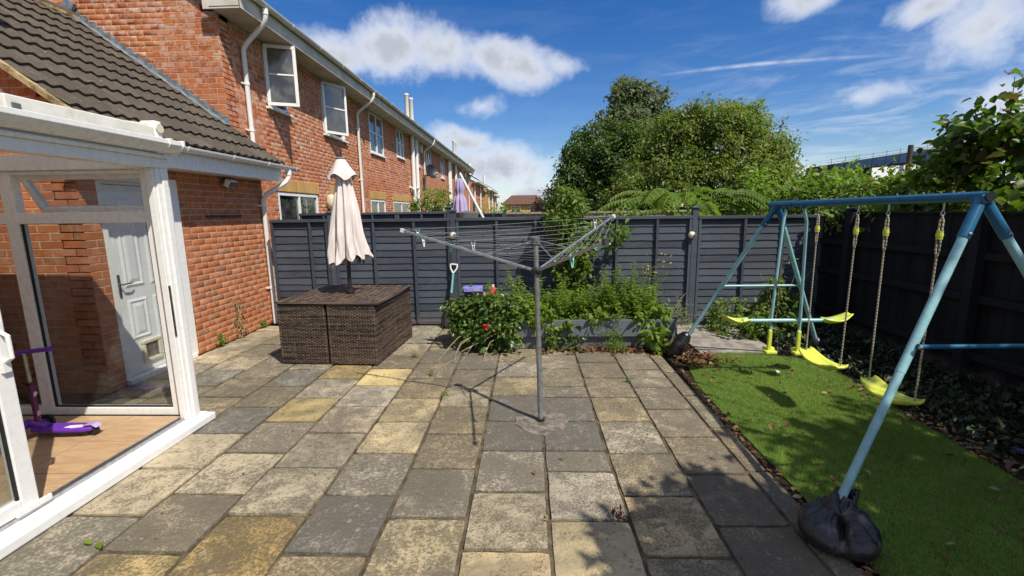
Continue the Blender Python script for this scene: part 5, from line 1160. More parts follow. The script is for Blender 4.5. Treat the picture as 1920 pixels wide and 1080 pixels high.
stems_and_leaves('nasturtium', 'loose pale green plant spilling over front edge of planter', 'plant', (.3, 5.6, .3), [(.05, 5.52, .42, .22, .12, .14), (.32, 5.46, .36, .18, .07, .12), (1.5, 5.52, .42, .24, .1, .14), (.85, 5.5, .40, .16, .08, .10)], 900, .06, 'leaf_bright', .7, 5, .03, nst=24)
fn = thing('fennel_plant', 'tall thin fennel with yellow flower heads at planter right end', 'plant', (1.66, 6.1, .28)); mb = MB(); FP = []
for k in range(26):
    e = np.array([rng.normal() * .12 + .05, rng.normal() * .1, rng.uniform(.3, .88)]); limb(mb, (rng.normal() * .05, rng.normal() * .05, 0), e, .003, .0012, .1, 4)
    if e[2] > .55: FP.append(e)
    for _ in range(9):
        f = rng.uniform(.2, .95); c = e * f; mb.tube([c, c + unit(1)[0] * .07], [.0012, .0006], 3, caps=False)
mb.build('stems', M['stem'], fn, fix=False)
for e in FP: P = np.repeat(np.array(e)[None], 9, 0) + rng.normal(size=(9, 3)) * (.010, .010, .003); leaves('flower_head', P, np.tile([0, 0, 1.0], (9, 1)), .016, M['yellow_flower'], fn, .8, 0)
dw = thing('dry_weed', 'straw coloured dry weed leaning from planter beside swing leg', 'weed', (1.72, 5.72, .25)); mb = MB()
for k in range(24): limb(mb, (rng.normal() * .05, rng.normal() * .05, 0), (rng.uniform(-.12, .55), rng.uniform(-.25, .15), rng.uniform(.0, .40)), .004, .0015, .2)
mb.build('stems', M['drystem'], dw); P = rng.normal(size=(160, 3)) * (.16, .1, .09) + (.17, -.05, .12); leaves('leaves', P, unit(160), .05, M['leaf_mid'], dw, .35)
for (x, y, h, n, lb, mt, sz) in ((.30, 5.40, .22, 70, 'small leafy weed growing at left foot of planter front', 'leaf_mid', .06), (.55, 5.42, .28, 60, 'second small leafy weed at planter front, right of the first', 'leaf_gloss', .065), (1.55, 5.34, .28, 90, 'broad leaved weed at planter right end beside black bag', 'leaf_bright', .10), (1.05, 5.36, .12, 40, 'low straggly weed at the middle foot of planter', 'leaf_mid', .045)):
    t = thing('weed', lb, 'weed', (x, y, 0)); P = rng.normal(size=(n, 3)) * (.07, .05, 0); P[:, 2] = rng.random(n) ** .8 * h + .01; leaves('leaves', P, unit(n), sz, M[mt], t, .55, .2, True)
    mb = MB(); [limb(mb, (0, 0, 0), (rng.normal() * .07, rng.normal() * .05, h * .8), .003, .001) for _ in range(6)]; mb.build('stems', M['stem'], t)
tw = thing('trailing_stems', 'thin pale trailing stems lying across the paving below shrub', 'plant', (-.75, 5.25, 0)); mb = MB()  # loose dry stems lying on the paving, joined as one object
for k in range(5):
    a = rng.uniform(-.15, .45); q = rng.random(); mb.tube([(a + .15, .18, .25), (a + .02, .06, .20), (a - .08, -.05, .10 + .08 * q), (a - .14, -.14, .04), (a - .17 + q * .05, -.22, .014), (a - .15 - q * .1, -.30 - q * .12, .008)], [.0035, .003, .003, .0025, .002, .0015], 6)
mb.tube([(-.05, -.05, .06), (.3, .05, .22), (.62, .18, .36)], .006, 6); mb.build('stems', M['drystem'], tw, True)
stems_and_leaves('goosegrass', 'feathery pale green weed hanging over planter front board', 'weed', (.98, 5.44, .4), [(.98, 5.42, .32, .16, .07, .16), (1.05, 5.40, .16, .12, .06, .14), (1.12, 5.36, .05, .1, .06, .06)], 900, .022, 'leaf_bright', .3, 6, .02, False, nst=22)
# boxes left on top of the shrub
def carton(nm, lb, c, d, rz, mat, tilt=0, mark=None):
    t = thing(nm, lb, 'box', c, rz); MB().box((0, 0, d[2] / 2), d, rotm(tilt, 0, 0)).build('carton', M[mat], t, bevel=.003)
    if mark: MB().box((d[0] * .2, -d[1] / 2 - .001, d[2] / 2), (d[0] * .35, .002, d[2] * .55), rotm(tilt, 0, 0)).build('printed_label', M[mark], t)
carton('toy_box', 'flat violet box on top of the pile in the shrub', (-.70, 5.70, .71), (.24, .17, .055), .06, 'bluebox', 0, 'lilac')
carton('toy_box', 'dark maroon box under the violet box in shrub', (-.70, 5.72, .645), (.21, .16, .07), -.1, 'darkbox', 0, 'paper')
t = thing('toy_box', 'red box leaning on edge beside the violet box', 'box', (-.475, 5.66, .58), .1); MB().box((0, 0, .09), (.05, .16, .19), rotm(0, R(24), 0)).build('carton', M['pinkbox'], t, bevel=.003); MB().box((.03, -.03, .205), (.028, .04, .03), rotm(0, R(24), 0)).build('white_flap', M['paper'], t)
# round lamps screwed to the posts
for (x, z, lb) in ((2.36, 1.335, 'round cream ball lamp on the right hand fence post'), (-1.10, 1.37, 'round pale ball lamp on fence post above the spade')):
    t = thing('ball_lamp', lb, 'lamp', (x, fy(x) - .07, z)); MB().lathe([(.003, -.052), (.025, -.046), (.044, -.027), (.051, 0), (.044, .027), (.025, .046), (.003, .052)], 20).build('globe', M['cream'], t, True); MB().tube([(.030, -.045, 0), (.034, -.054, 0)], .026, 14).build('cap', M['grey_plastic'], t, True); MB().tube([(0, .0, 0), (0, .08, 0)], .02, 10).build('stem', M['cream'], t, True)
t = thing('ball_lamp', 'round cream wall lamp on the terrace beside parasol', 'lamp', (XW + .09, 10.15, 1.98)); MB().lathe([(.01, -.2), (.10, -.12), (.125, 0), (.10, .12), (.01, .17)], 18).build('globe', M['cream'], t, True); MB().tube([(-.09, 0, -.12), (0, 0, -.14)], .05, 10).build('stem', M['grey_plastic'], t, True)

# ================================================================== SWING SET
NA = np.array([2.45, 2.57, 1.745]); FA = np.array([2.52, 4.73, 1.735])
bar = lambda y: NA + (FA - NA) * ((y - NA[1]) / (FA[1] - NA[1]))
sg = thing('swing_set', 'pale blue metal swing frame over the artificial lawn', 'swing frame')
tb_ = MB().tube([NA - (FA - NA) * .012, bar(4.55)], .029, 18).build('top_bar', M['swing_blue'], sg, True)
MB().lathe([(.026, 0), (.026, .012)], 18, tuple(NA - (FA - NA) * .018), rotm(R(90), 0, 0)).build('bar_end_shade', M['black_plastic'], tb_, True)  # black disc paints the shade inside the open bar end
MB().tube([bar(4.42), bar(4.86)], .034, 18).build('bar_sleeve', M['swing_blue'], sg, True)
for i in range(9): y = 2.75 + i * .21; MB().lathe([(.006, .03), (.006, .04), (.002, .043)], 8, tuple(bar(y))).build('bolt', M['chrome'], tb_, True)
NL = np.array([1.49, 2.13, .0]); NRt = np.array([3.33, 2.16, 0]); FL = np.array([1.72, 5.20, 0]); FR = np.array([3.40, 5.20, 0])
for ap, ft, rr in ((NA, NL, .0225), (NA, NRt, .0225), (FA, FL, .0235), (FA, FR, .0235)):
    d = ft - ap; s0 = ap + d * .055; s1 = ap + d * .16
    lg = MB().tube([ap + d * .10, ap + d * .52], rr, 16).tube([ap + d * .515, ap + d * .985], rr * .93, 16).build('leg', M['swing_teal'], sg, True)
    MB().tube([ap + d * .0, ap + d * .125], rr + .005, 16).build('leg_socket', M['swing_blue'], lg, True)
    n_ = np.cross(d, (0, 1, 0)); n_ /= np.linalg.norm(n_); c = ap + d * .112 - np.array([0, .027, 0]); MB().lathe([(.009, 0), (.009, .008), (.004, .011)], 8, tuple(c), rotm(R(90), 0, 0)).build('bolt', M['chrome'], lg, True)
for ap in (NA, FA): MB().box(tuple(ap - np.array([0, 0, .02])), (.062, .085, .058)).build('apex_bracket', M['swing_blue'], sg, bevel=.015)
for ap, a, b, f, mt in ((NA, NL, NRt, .44, 'swing_blue'), (FA, FL, FR, .50, 'swing_teal')):
    p = ap + (a - ap) * f; q = ap + (b - ap) * f; o = np.array([0, -.034, 0]) * (1 if mt == 'swing_blue' else 0); m_ = p + (q - p) * .06; m2 = q + (p - q) * .06
    MB().tube([p + o, m_ + o, m2 + o, q + o], [.016, .0125, .0125, .016], 12).build('cross_bar', M[mt], sg, True)
    if mt == 'swing_blue': MB().lathe([(.012, 0), (.012, .01), (.005, .014)], 8, tuple(p + o - (0, .012, 0)), rotm(R(90), 0, 0)).build('bolt', M['chrome'], sg, True)
def swing(lb, ya, yb, zs, group='belt swings'):
    c = (bar(ya) + bar(yb)) / 2; t = thing('belt_swing', lb, 'swing', (c[0], c[1], 0), 0, group); o = np.array([c[0], c[1], 0])
    pa_, pb_ = bar(ya) - o, bar(yb) - o; ym = (ya + yb) / 2; half = (ya - yb) / 2 * .98
    ST = MB(); n = 24; m = 8
    def seat(u, v, lo=0):
        s = (u - .5) * 2; y = s * half; z = zs - .058 * (1 - abs(s) ** 2.2) + .02 * (abs(s) > .86) * 0; w = .085 * (1 - .30 * abs(s) ** 3) * (1 if abs(s) < .97 else .8); x = (v - .5) * 2 * w
        return (x, y, z + .020 * (abs(v - .5) * 2) ** 5 - lo)
    ST.grid(lambda u, v: seat(u, v), n, m); ST.grid(lambda u, v: seat(u, v, .022), n, m)
    b2 = (n + 1) * (m + 1); ring = [i for i in range(n + 1)] + [j * (n + 1) + n for j in range(1, m + 1)] + [m * (n + 1) + i for i in range(n - 1, -1, -1)] + [j * (n + 1) for j in range(m - 1, 0, -1)]
    k = len(ring); ST.f += [(ring[i], ring[(i + 1) % k], b2 + ring[(i + 1) % k], b2 + ring[i]) for i in range(k)]; ST.mi += [0] * k
    ST.build('seat', M['yellow'], t, 'all')
    for p, s in ((pa_, 1), (pb_, -1)):
        bt = np.array([0, s * half * .93, zs - .01]); tp = np.array([p[0], p[1], p[2] - .10])
        MB().tube([bt, bt + (tp - bt) * .5, bt + (tp - bt) * .78], .0058, 8).build('rope', M['rope'], t, True)
        a = bt + (tp - bt) * .78; MB().tube([a, a + (tp - a) * .2 + (0, .012, 0), tp + (0, .012, -.03), tp + (0, 0, .0), tp + (0, -.012, -.03), a + (tp - a) * .2 - (0, .012, 0), a], .0052, 8).build('rope_loop', M['rope'], t, True)
        e = a + (tp - a) * .55; MB().tube([e - (0, 0, .026), e + (0, 0, .026)], .0165, 12).tube([e - (0, 0, .008), e + (0, 0, .008)], .019, 12).build('rope_adjuster', M['yellow'], t, True)
        MB().tube([tp + (0, 0, -.012), tp + (.012, 0, .01), tp + (0, 0, .035), tp + (-.012, 0, .01), tp + (0, 0, -.012)], .0035, 6).tube([tp + (0, 0, .03), p + (0, 0, -.02)], .005, 6).build('hook', M['chrome'], t, True)
    return t
swing('yellow curved swing seat hung on ropes beside the glider', 4.02, 3.53, .45); swing('yellow curved swing seat hung nearest the camera, behind swing leg', 3.23, 2.80, .475)
gl = thing('glider_swing', 'yellow seated glider swing on pale blue uprights at far end', 'glider swing', (2.56, 4.48, 0)); o = np.array([2.56, 4.48, 0])
gp = [bar(4.55) - o, bar(4.26) - o]; bz = .60
ub = [np.array([-.13, .02, bz]), np.array([.13, -.02, bz])]
for p, q in zip(gp, ub):
    k1 = q + (p - q) * .86 + np.array([.03 if q[0] > 0 else -.01, 0, 0]); MB().tube([q - (0, 0, .28), q, k1, p + (0, 0, -.03)], .0135, 12).build('upright', M['swing_teal'], gl, True)
    MB().box(tuple(p + (0, 0, -.02)), (.05, .04, .05)).build('hanger', M['swing_blue'], gl, bevel=.006)
MB().tube([(-.42, 0, bz - .005), (.46, 0, bz - .005)], .020, 14).build('beam', M['swing_teal'], gl, True)
for s in (-1, 1):
    st = MB(); n = 12; m = 6
    def gs(u, v, lo=0):
        x = s * (.36 + .26 * u); w = .085 * (.55 + .45 * min(1, (1 - u) * 3)) if u > .6 else .085 * (.45 + .55 * min(1, u * 2.2)); y = (v - .5) * 2 * w; z = bz + .012 + .05 * u ** 2.4 - .022 * math.sin(u * 3.14) + .012 * (abs(v - .5) * 2) ** 2; return (x, y, z - lo)
    st.grid(gs, n, m); st.grid(lambda u, v: gs(u, v, .035 * (1 - abs(v - .5) * 1.2)), n, m); b2 = (n + 1) * (m + 1); ring = [i for i in range(n + 1)] + [j * (n + 1) + n for j in range(1, m + 1)] + [m * (n + 1) + i for i in range(n - 1, -1, -1)] + [j * (n + 1) for j in range(m - 1, 0, -1)]; k = len(ring)
    st.f += [(ring[i], ring[(i + 1) % k], b2 + ring[(i + 1) % k], b2 + ring[i]) for i in range(k)]; st.mi += [0] * k; st.build('seat', M['yellow'], gl, 'all')
for q in ub:
    s = -1 if q[0] < 0 else 1
    MB().box((q[0] - .012, q[1] - .02, bz - .21), (.036, .03, .22)).box((q[0] - .005, q[1] - .03, bz - .325), (.11, .085, .03)).box((q[0] + .01, q[1] + .03, bz - .305), (.10, .06, .03)).build('foot_rest', M['yellow'], gl, bevel=.008)
# ---- black sacks tied round the feet
def sack(lb, loc_, rz, dims, neck):
    """filled bin bag slumped in two lobes, gathered up to the neck where the leg goes in"""
    t = thing('sandbag', lb, 'sandbag', loc_, rz, 'black bags on the swing feet'); mb = MB(); A, B, Hh = dims; nu, nv = 96, 40
    def fnn(u, v):
        a = 2 * math.pi * u; ph = math.pi * (v - .5); cx, sx_ = math.cos(a), math.sin(a); cp_ = max(math.cos(ph), 0) ** .62
        x = A * math.copysign(abs(cx) ** .8, cx) * cp_; y = B * math.copysign(abs(sx_) ** .8, sx_) * cp_; z = Hh * (.5 + .5 * math.copysign(abs(math.sin(ph)) ** .9, math.sin(ph)))
        k = math.exp(-((x - .01) / (A * .11)) ** 2); z *= 1 - .42 * k; y *= 1 - .22 * k; z *= 1 - .30 * max(0, -y / B) ** 1.5
        up = max(0, math.sin(ph) + .35); dx, dyy = x - neck[0], y - neck[1]; dn = math.hypot(dx, dyy); th_ = math.atan2(dyy, dx)
        z += up * (.06 * math.exp(-(dn / .06) ** 2) + .026 * (abs(math.sin(9 * th_ + 3 * dn)) - .5) * math.exp(-dn / .13) + .014 * (abs(math.sin(15 * th_ - 6 * dn)) - .5) * math.exp(-dn / .2))
        z += up * .004 * math.sin(x * 60 + 3 * math.sin(y * 35)) - .05 * (y < -B * .6) * up * .0
        return (x, y, max(z, 0.0))
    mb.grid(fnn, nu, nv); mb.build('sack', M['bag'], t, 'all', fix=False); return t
b1 = sack('large black twin sack over the near swing foot, on patio edge', (1.565, 2.12, -.005), R(-30), (.175, .15, .18), (.0, .06))
mb = MB()
def collar(u, v):
    a = 2 * math.pi * u; r = .062 - .022 * v + .010 * math.sin(3 * a) * v + .006 * math.sin(9 * a); return (r * math.cos(a) + .035 * v, .06 + r * math.sin(a) + .05 * v, .15 + .10 * v + .016 * math.sin(2 * a + 1) * v)
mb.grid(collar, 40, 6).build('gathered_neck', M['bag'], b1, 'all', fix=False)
b2_ = thing('sandbag', 'black taped bag wrapped round the far swing foot beside planter', 'sandbag', (1.70, 5.21, 0), 0, 'black bags on the swing feet'); d = (FA - FL) / np.linalg.norm(FA - FL); mb = MB()
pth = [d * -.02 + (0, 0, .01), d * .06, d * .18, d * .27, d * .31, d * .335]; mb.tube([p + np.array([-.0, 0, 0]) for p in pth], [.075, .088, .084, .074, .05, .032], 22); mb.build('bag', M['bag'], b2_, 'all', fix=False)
for s in (.05, .3): MB().tube([d * s, d * (s + .012)], .087 - .03 * (s > .2), 18).build('tape', M['black_plastic'], b2_, True)
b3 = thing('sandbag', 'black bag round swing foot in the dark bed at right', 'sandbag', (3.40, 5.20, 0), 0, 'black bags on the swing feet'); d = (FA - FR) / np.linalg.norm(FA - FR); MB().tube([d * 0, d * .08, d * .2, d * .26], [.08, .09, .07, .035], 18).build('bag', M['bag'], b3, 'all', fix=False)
# litter
for (x, y, z, s, mt, lb) in ((1.85, 5.28, .02, .07, 'paper', 'scrap of white litter beside the far black bag'), (3.42, 4.45, .04, .10, 'lilac', 'crumpled lilac and white wrapper in the dark bed'), (2.62, 4.66, .05, .07, 'paper', 'crumpled white scrap beyond the glider footrests'), (3.42, 3.05, .03, .11, 'bluebox', 'crumpled dark blue plastic in the shaded bed'), (2.62, 2.95, .02, .035, 'pinkbox', 'tiny red scrap on the turf behind near swing leg')):
    mb = MB(); V = unit(40) * s * .5 * rng.uniform(.4, 1, (40, 1)); V[:, 2] = np.abs(V[:, 2]) * .7
    import bmesh as _b
    bm = _b.new(); [bm.verts.new(q) for q in V]; _b.ops.convex_hull(bm, input=bm.verts); me = bpy.data.meshes.new('litter'); [bm.verts.remove(q) for q in [q for q in bm.verts if not q.link_faces]]; bm.to_mesh(me); bm.free(); me.materials.append(M[mt]); o_ = obj(me, 'litter'); o_.location = (x, y, -.01); tag(o_, lb, 'litter')

# ================================================================== NEIGHBOURS' GARDEN THINGS
lp = thing('parasol', 'closed lilac parasol in the neighbouring garden', 'parasol', (-1.47, 10.0, 0))
def can2(u, v):
    a = 2 * math.pi * u; r = (.05 + .15 * (1 - v) ** .6) * (.75 + .35 * abs(math.sin(a * 4)) ** .7); r *= 1 - .35 * math.exp(-((v - .72) / .06) ** 2); return (r * math.cos(a), r * math.sin(a), 1.25 + 1.18 * v)
MB().grid(can2, 80, 24).build('canopy', M['lilac'], lp, 'all', fix=False); MB().tube([(0, 0, 0), (0, 0, 2.5)], .022, 10).build('pole', M['galv'], lp, True); MB().lathe([(.005, 1.5), (.25, 1.45), (.24, 1.3)], 18, (.16, -.1, .25)).build('base', M['grey_plastic'], lp, True)
cp2 = thing('cantilever_pole', 'pale slanting metal pole beside lilac parasol', 'pole', (-1.05, 10.1, 0)); MB().tube([(-.42, 0, 2.55), (.12, -.1, 1.5)], .03, 10).build('arm', M['pale_plastic'], cp2, True); MB().tube([(-.12, 0, 0), (-.12, 0, 1.95)], .03, 10).build('mast', M['galv'], cp2, True)

# ================================================================== TREES AND SHRUBS
stems_and_leaves('garden_bush', 'rounded light green bush over neighbour fence, left of lilac parasol', 'bush', (-2.1, 10.6, 0), [(-2.15, 10.6, 1.75, .50, .4, .5), (-1.85, 10.55, 1.85, .32, .3, .42), (-2.45, 10.6, 1.6, .3, .3, .4)], 2600, .075, 'leaf_bright', .38, 6, .05, nst=16, stem='bark')
stems_and_leaves('garden_bush', 'low green bush beyond the lilac parasol', 'bush', (-1.1, 17, 0), [(-1.25, 17, 1.55, .55, .5, .55), (-.5, 17.2, 1.4, .55, .4, .42)], 1800, .09, 'leaf_bright', .4, 6, .07, nst=10, stem='bark')
stems_and_leaves('red_maple', 'dark red maple shrub before the brown roofed house', 'shrub', (1.3, 24, 0), [(1.3, 24, 2.0, 1.0, .8, .85), (2.0, 24, 1.7, .7, .7, .6), (.6, 24, 1.7, .5, .5, .5)], 3000, .12, 'leaf_red', .4, 6, .10, nst=12, stem='bark')
tree('broadleaf_tree', 'dark leaved tree at the left edge of the tree mass', (2.6, 19.5, 0), [(2.7, 19.5, 3.3, 1.25, 1.5, 1.6), (1.9, 19.3, 2.4, 1.0, 1.2, 1.2), (3.6, 19.2, 3.2, 1.3, 1.4, 1.9), (2.6, 19, 1.7, 1.5, 1.0, 1.1), (3.1, 19.4, 4.6, 1.0, 1.0, .8), (2.3, 19.4, 4.0, .8, .8, .8), (1.25, 19.4, 1.9, .6, .8, .8), (4.6, 18.8, 3.4, 1.0, 1.0, 1.5)], 34000, .13, M['leaf_dark'], .16, 6, .12, aspect=.6)
tree('whitebeam_tree', 'taller tree with pale leaf undersides rising behind the others', (4.9, 20.5, 0), [(4.3, 20.5, 6.2, .75, .8, .8), (5.0, 20.6, 5.9, .8, .8, .8), (3.9, 20.4, 5.3, .9, .8, .7), (5.0, 20.5, 4.6, 1.8, 1.3, 1.3), (5.5, 20.4, 6.2, .5, .4, .5), (4.1, 20.4, 6.8, .4, .35, .35), (4.75, 20.4, 6.7, .4, .4, .3), (6.0, 20.4, 5.2, .7, .6, .6)], 17000, .15, M['leaf_white'], .15, 6, .11, aspect=.6, droop=.1)
tree('elder_tree', 'wide olive green tree, largest and in front of mass', (6.6, 16.5, 0), [(6.3, 16.5, 4.0, 1.9, 1.5, 1.1), (7.6, 16.7, 3.7, 1.4, 1.3, 1.15), (4.9, 16.2, 3.4, 1.4, 1.2, 1.2), (5.4, 15.8, 2.2, 1.9, 1.2, 1.3), (7.4, 15.9, 2.3, 1.7, 1.2, 1.3), (8.3, 16.3, 3.0, .95, .9, 1.1), (3.6, 15.8, 2.0, 1.0, .8, .85), (6.2, 16, 4.6, 1.2, 1.0, .65), (5.5, 16.3, 4.3, 1.0, .9, .75), (7.3, 16.3, 4.5, .9, .8, .6), (8.7, 16.5, 2.0, .7, .8, .8)], 60000, .115, M['leaf_olive'], .2, 6, .11, aspect=.5)
# loose shoots along the top of that tree
mb = MB(); SP = []; t = thing('tree_shoots', 'thin feathery shoots standing above the olive green tree', 'tree', (7.3, 17, 4))
for k in range(16):
    x = rng.uniform(-1.6, 1.7); b = np.array([x, rng.normal() * .3, .3 - .18 * x * x * .5]); e = b + (rng.normal() * .12 + .1, 0, rng.uniform(.45, .95)); limb(mb, b, e, .015, .004, .1); SP += [b + (e - b) * f for f in np.linspace(.2, 1, 12)]
mb.build('twigs', M['bark'], t); P, O = sprays(np.array(SP), np.tile([0, 0, 1.0], (len(SP), 1)), 4, .06); leaves('leaves', P, O, .10, M['leaf_white'], t, .45)
# sumac with long pinnate fronds just behind the fence
def frond_bush(name, label, base, n, hr, L, mat, leaf, wide):
    t = thing(name, label, 'shrub', base); mb = MB(); PP = []; DD = []; NN = []; LL = []
    for k in range(n):
        a = rng.uniform(0, 6.28); z0 = rng.uniform(*hr); r0 = rng.uniform(0, 1) ** .5; p = np.array([r0 * wide[0] * math.cos(a), r0 * wide[1] * math.sin(a), z0]); dr_ = np.array([math.cos(a) * .9, math.sin(a) * .8 - .35, .35]); dr_ /= np.linalg.norm(dr_); ll = L * rng.uniform(.7, 1.2); pts = [p + dr_ * ll * f + np.array([0, 0, -.55 * ll * f * f]) for f in np.linspace(0, 1, 7)]
        mb.tube(pts, [.006] * 6 + [.002], 4, caps=False); mb.tube([(p[0] * .4, p[1] * .4, 0), p], [.02, .008], 5, caps=False)
        sd = np.cross(dr_, (0, 0, 1)); sd /= np.linalg.norm(sd); m = 11
        for q in range(1, m + 1):
            f = q / m; i = min(5, int(f * 6)); c = pts[i] + (pts[i + 1] - pts[i]) * (f * 6 - i) if i < 6 else pts[6]; tg = pts[i + 1] - pts[i]; tg /= np.linalg.norm(tg)
            for s in (-1, 1): PP.append(c); DD.append(sd * s + tg * .45 + np.array([0, 0, -.25])); NN.append(np.array([0, 0, 1.0]) + rng.normal(size=3) * .15); LL.append(leaf * (1.1 - .55 * abs(f - .45)))
    mb.build('stems', M['stem'], t, fix=False); LL = np.array(LL); V, F = leaf_geo(np.array(PP), np.array(DD), np.array(NN), LL, LL * .34, .2, .2, False); obj(arr_mesh('fronds', V, F, M[mat]), 'fronds', t)
frond_bush('sumac_shrub', 'sumac with arching feathered fronds just over the back fence', (3.0, 8.2, 0), 80, (1.2, 2.05), .62, 'leaf_mid', .19, (1.15, .75))
stems_and_leaves('ivy_mound', 'low dark ivy on top of the fence, left of sumac', 'shrub', (1.6, 7.6, 0), [(1.6, 7.6, 1.35, .7, .4, .38), (2.3, 7.5, 1.3, .6, .4, .4)], 1500, .06, 'leaf_mid', .6, 6, .04, nst=6, stem='bark')
def hedge(label, blobs, n, size, mat, tuft=5, spread=.07, asp=.62, nst=20, full=True, name='hedge_shrub'):
    b = np.array(blobs[0][:2]); return stems_and_leaves(name, label, 'shrub', (b[0], b[1], 0), blobs, n, size, mat, asp, tuft, spread, full, .35, nst, 'bark', 'shrubs beyond the right fence', .45, .35)
hedge('light green hedge shrub between sumac and scaffolded building', [(5.1, 9.4, 1.75, .9, .8, .8), (5.9, 9.2, 1.65, .9, .8, .75), (4.6, 8.6, 1.6, .6, .6, .65), (5.0, 8.0, 1.65, .55, .6, .58)], 6000, .10, 'leaf_bright')
hedge('mid green climber draped along top of the right fence', [(4.75, 6.9, 1.65, .5, .6, .5), (4.85, 6.2, 1.7, .5, .55, .5), (4.65, 7.5, 1.7, .45, .5, .48), (4.45, 6.6, 1.55, .3, .5, .2), (4.5, 5.6, 1.66, .28, .5, .2), (4.7, 5.5, 1.7, .4, .5, .38), (4.85, 5.9, 1.8, .4, .45, .38)], 5800, .075, 'leaf_mid')
hz = hedge('large leaved hazel bush towering over the right fence', [(4.98, 5.15, 2.05, .55, .5, .55), (5.0, 5.3, 2.45, .36, .3, .36), (5.05, 4.75, 2.25, .45, .4, .48), (5.2, 4.4, 2.1, .5, .5, .6), (4.85, 5.5, 1.85, .35, .4, .35), (4.6, 4.7, 1.75, .3, .6, .22), (4.55, 4.2, 1.75, .3, .5, .25)], 3300, .098, 'leaf_hazel', 5, .065, .74, 26)
mb = MB(); SP = []
for (x, y, z) in ((4.95, 5.42, 2.88), (4.95, 5.05, 2.98), (5.0, 4.85, 2.9), (5.05, 4.55, 2.75), (4.9, 5.7, 2.5)):
    b = np.array([x + .05, y, 1.9]); e = np.array([x, y, z]); limb(mb, b - hz.location[:], e - np.array(hz.location[:]), .01, .003, .06); SP += [b + (e - b) * f - np.array(hz.location[:]) for f in np.linspace(.3, 1, 9)]
mb.build('shoots', M['bark'], hz); P, O = sprays(np.array(SP), np.tile([0, 0, .6], (len(SP), 1)), 2, .035); leaves('shoot_leaves', P, O, .11, M['leaf_hazel'], hz, .7, .25, True)
# tree leaning over from beyond the right fence, out of the frame: its leaves dapple the lawn
OB = [(4.4, -.5, 4.0, 1.2, .9, .7), (5.2, .3, 4.2, 1.1, 1.1, .9), (3.2, .0, 4.0, .7, .55, .35)]
while len(OB) < 54:
    gx, gy, z = rng.uniform(.5, 3.1), 1.25 + 2.1 * rng.random() ** 1.35, rng.uniform(3.0, 4.2)
    if gy > 2.25 + (gx - .5) * .42: continue
    OB.append((gx + .516 * z, gy - .534 * z, z, rng.uniform(.25, .45), rng.uniform(.2, .36), .2))
tree('overhanging_tree', 'tree beyond the right fence whose shade dapples lawn and paving', (5.3, -.3, 0), OB, 12500, .12, M['leaf_hazel'], .16, 6, .08, aspect=.6)

# ---- plants in the bed and at the fence foot
stems_and_leaves('bramble_clump', 'leafy green weeds below fence behind the glider', 'weeds', (3.1, 6.3, 0), [(2.95, 6.35, .22, .4, .3, .3), (3.45, 6.3, .3, .4, .3, .42), (3.3, 5.95, .16, .4, .3, .22), (2.75, 5.95, .10, .2, .35, .16)], 2200, .055, 'leaf_mid', .6, 6, .03, nst=20)
w = thing('tall_weed', 'tall seeding weed standing behind the glider uprights', 'weed', (3.42, 6.2, 0)); mb = MB()
for k in range(9): limb(mb, (rng.normal() * .05, rng.normal() * .05, 0), (rng.normal() * .13, rng.normal() * .1, rng.uniform(.55, 1.15)), .004, .0015, .06)
mb.build('stems', M['drystem'], w); P = rng.normal(size=(90, 3)) * (.1, .08, 0); P[:, 2] = rng.random(90) * 1.1; leaves('leaves', P, unit(90), .03, M['leaf_olive'], w, .5)
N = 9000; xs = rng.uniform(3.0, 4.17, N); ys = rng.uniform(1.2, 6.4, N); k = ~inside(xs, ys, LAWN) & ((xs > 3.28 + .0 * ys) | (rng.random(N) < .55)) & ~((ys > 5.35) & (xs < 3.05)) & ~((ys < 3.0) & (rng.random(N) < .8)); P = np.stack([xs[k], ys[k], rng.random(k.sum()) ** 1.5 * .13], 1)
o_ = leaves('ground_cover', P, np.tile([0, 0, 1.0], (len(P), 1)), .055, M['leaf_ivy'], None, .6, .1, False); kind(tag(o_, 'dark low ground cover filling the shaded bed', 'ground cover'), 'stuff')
# fallen leaves, thick under the planter and along the lawn edge
def litter_leaves(nm, lb, P, size):
    n = len(P); D = unit(n); D[:, 2] *= .25; Nn = np.tile([0, 0, 1.0], (n, 1)) + rng.normal(size=(n, 3)) * .35; L = size * rng.uniform(.5, 1.5, n); V, F = leaf_geo(P, D, Nn, L, L * .6, .3, -.12, True); return kind(tag(obj(arr_mesh(nm, V, F, M['leaf_dry']), nm), lb, 'fallen leaves'), 'stuff')
n = 800; P = np.stack([rng.uniform(.15, 1.75, n), 5.46 - np.abs(rng.normal(size=n)) * .085, rng.random(n) * .02 + .004], 1); P = P[rng.random(n) < np.clip((P[:, 0] + .2) * .6, .15, 1)]; litter_leaves('fallen_leaves', 'brown fallen leaves drifted along foot of the planter', P, .05)
n = 230; y = rng.uniform(1.6, 5.1, n); P = np.stack([1.605 + rng.normal(size=n) * .022 + .02 * (y > 4.5), y, rng.random(n) * .012 - .008], 1); litter_leaves('fallen_leaves', 'brown fallen leaves lining the edge between paving and lawn', P, .035)
n = 260; P = np.stack([1.75 + np.abs(rng.normal(size=n)) * .22, 5.05 + rng.normal(size=n) * .13, rng.random(n) * .03], 1); litter_leaves('fallen_leaves', 'heap of brown leaves on turf beside the far black bag', P, .06)
n = 150; P = np.stack([rng.uniform(1.7, 3.2, n), rng.uniform(1.8, 5.2, n), np.full(n, .012)], 1); litter_leaves('fallen_leaves', 'scattered brown leaves lying over the turf', P, .042)
n = 700; P = np.stack([rng.uniform(3.05, 4.1, n), rng.uniform(1.4, 4.2, n), np.full(n, .0) + rng.random(n) * .02], 1); litter_leaves('fallen_leaves', 'brown leaves strewn over the shaded bed', P, .04)
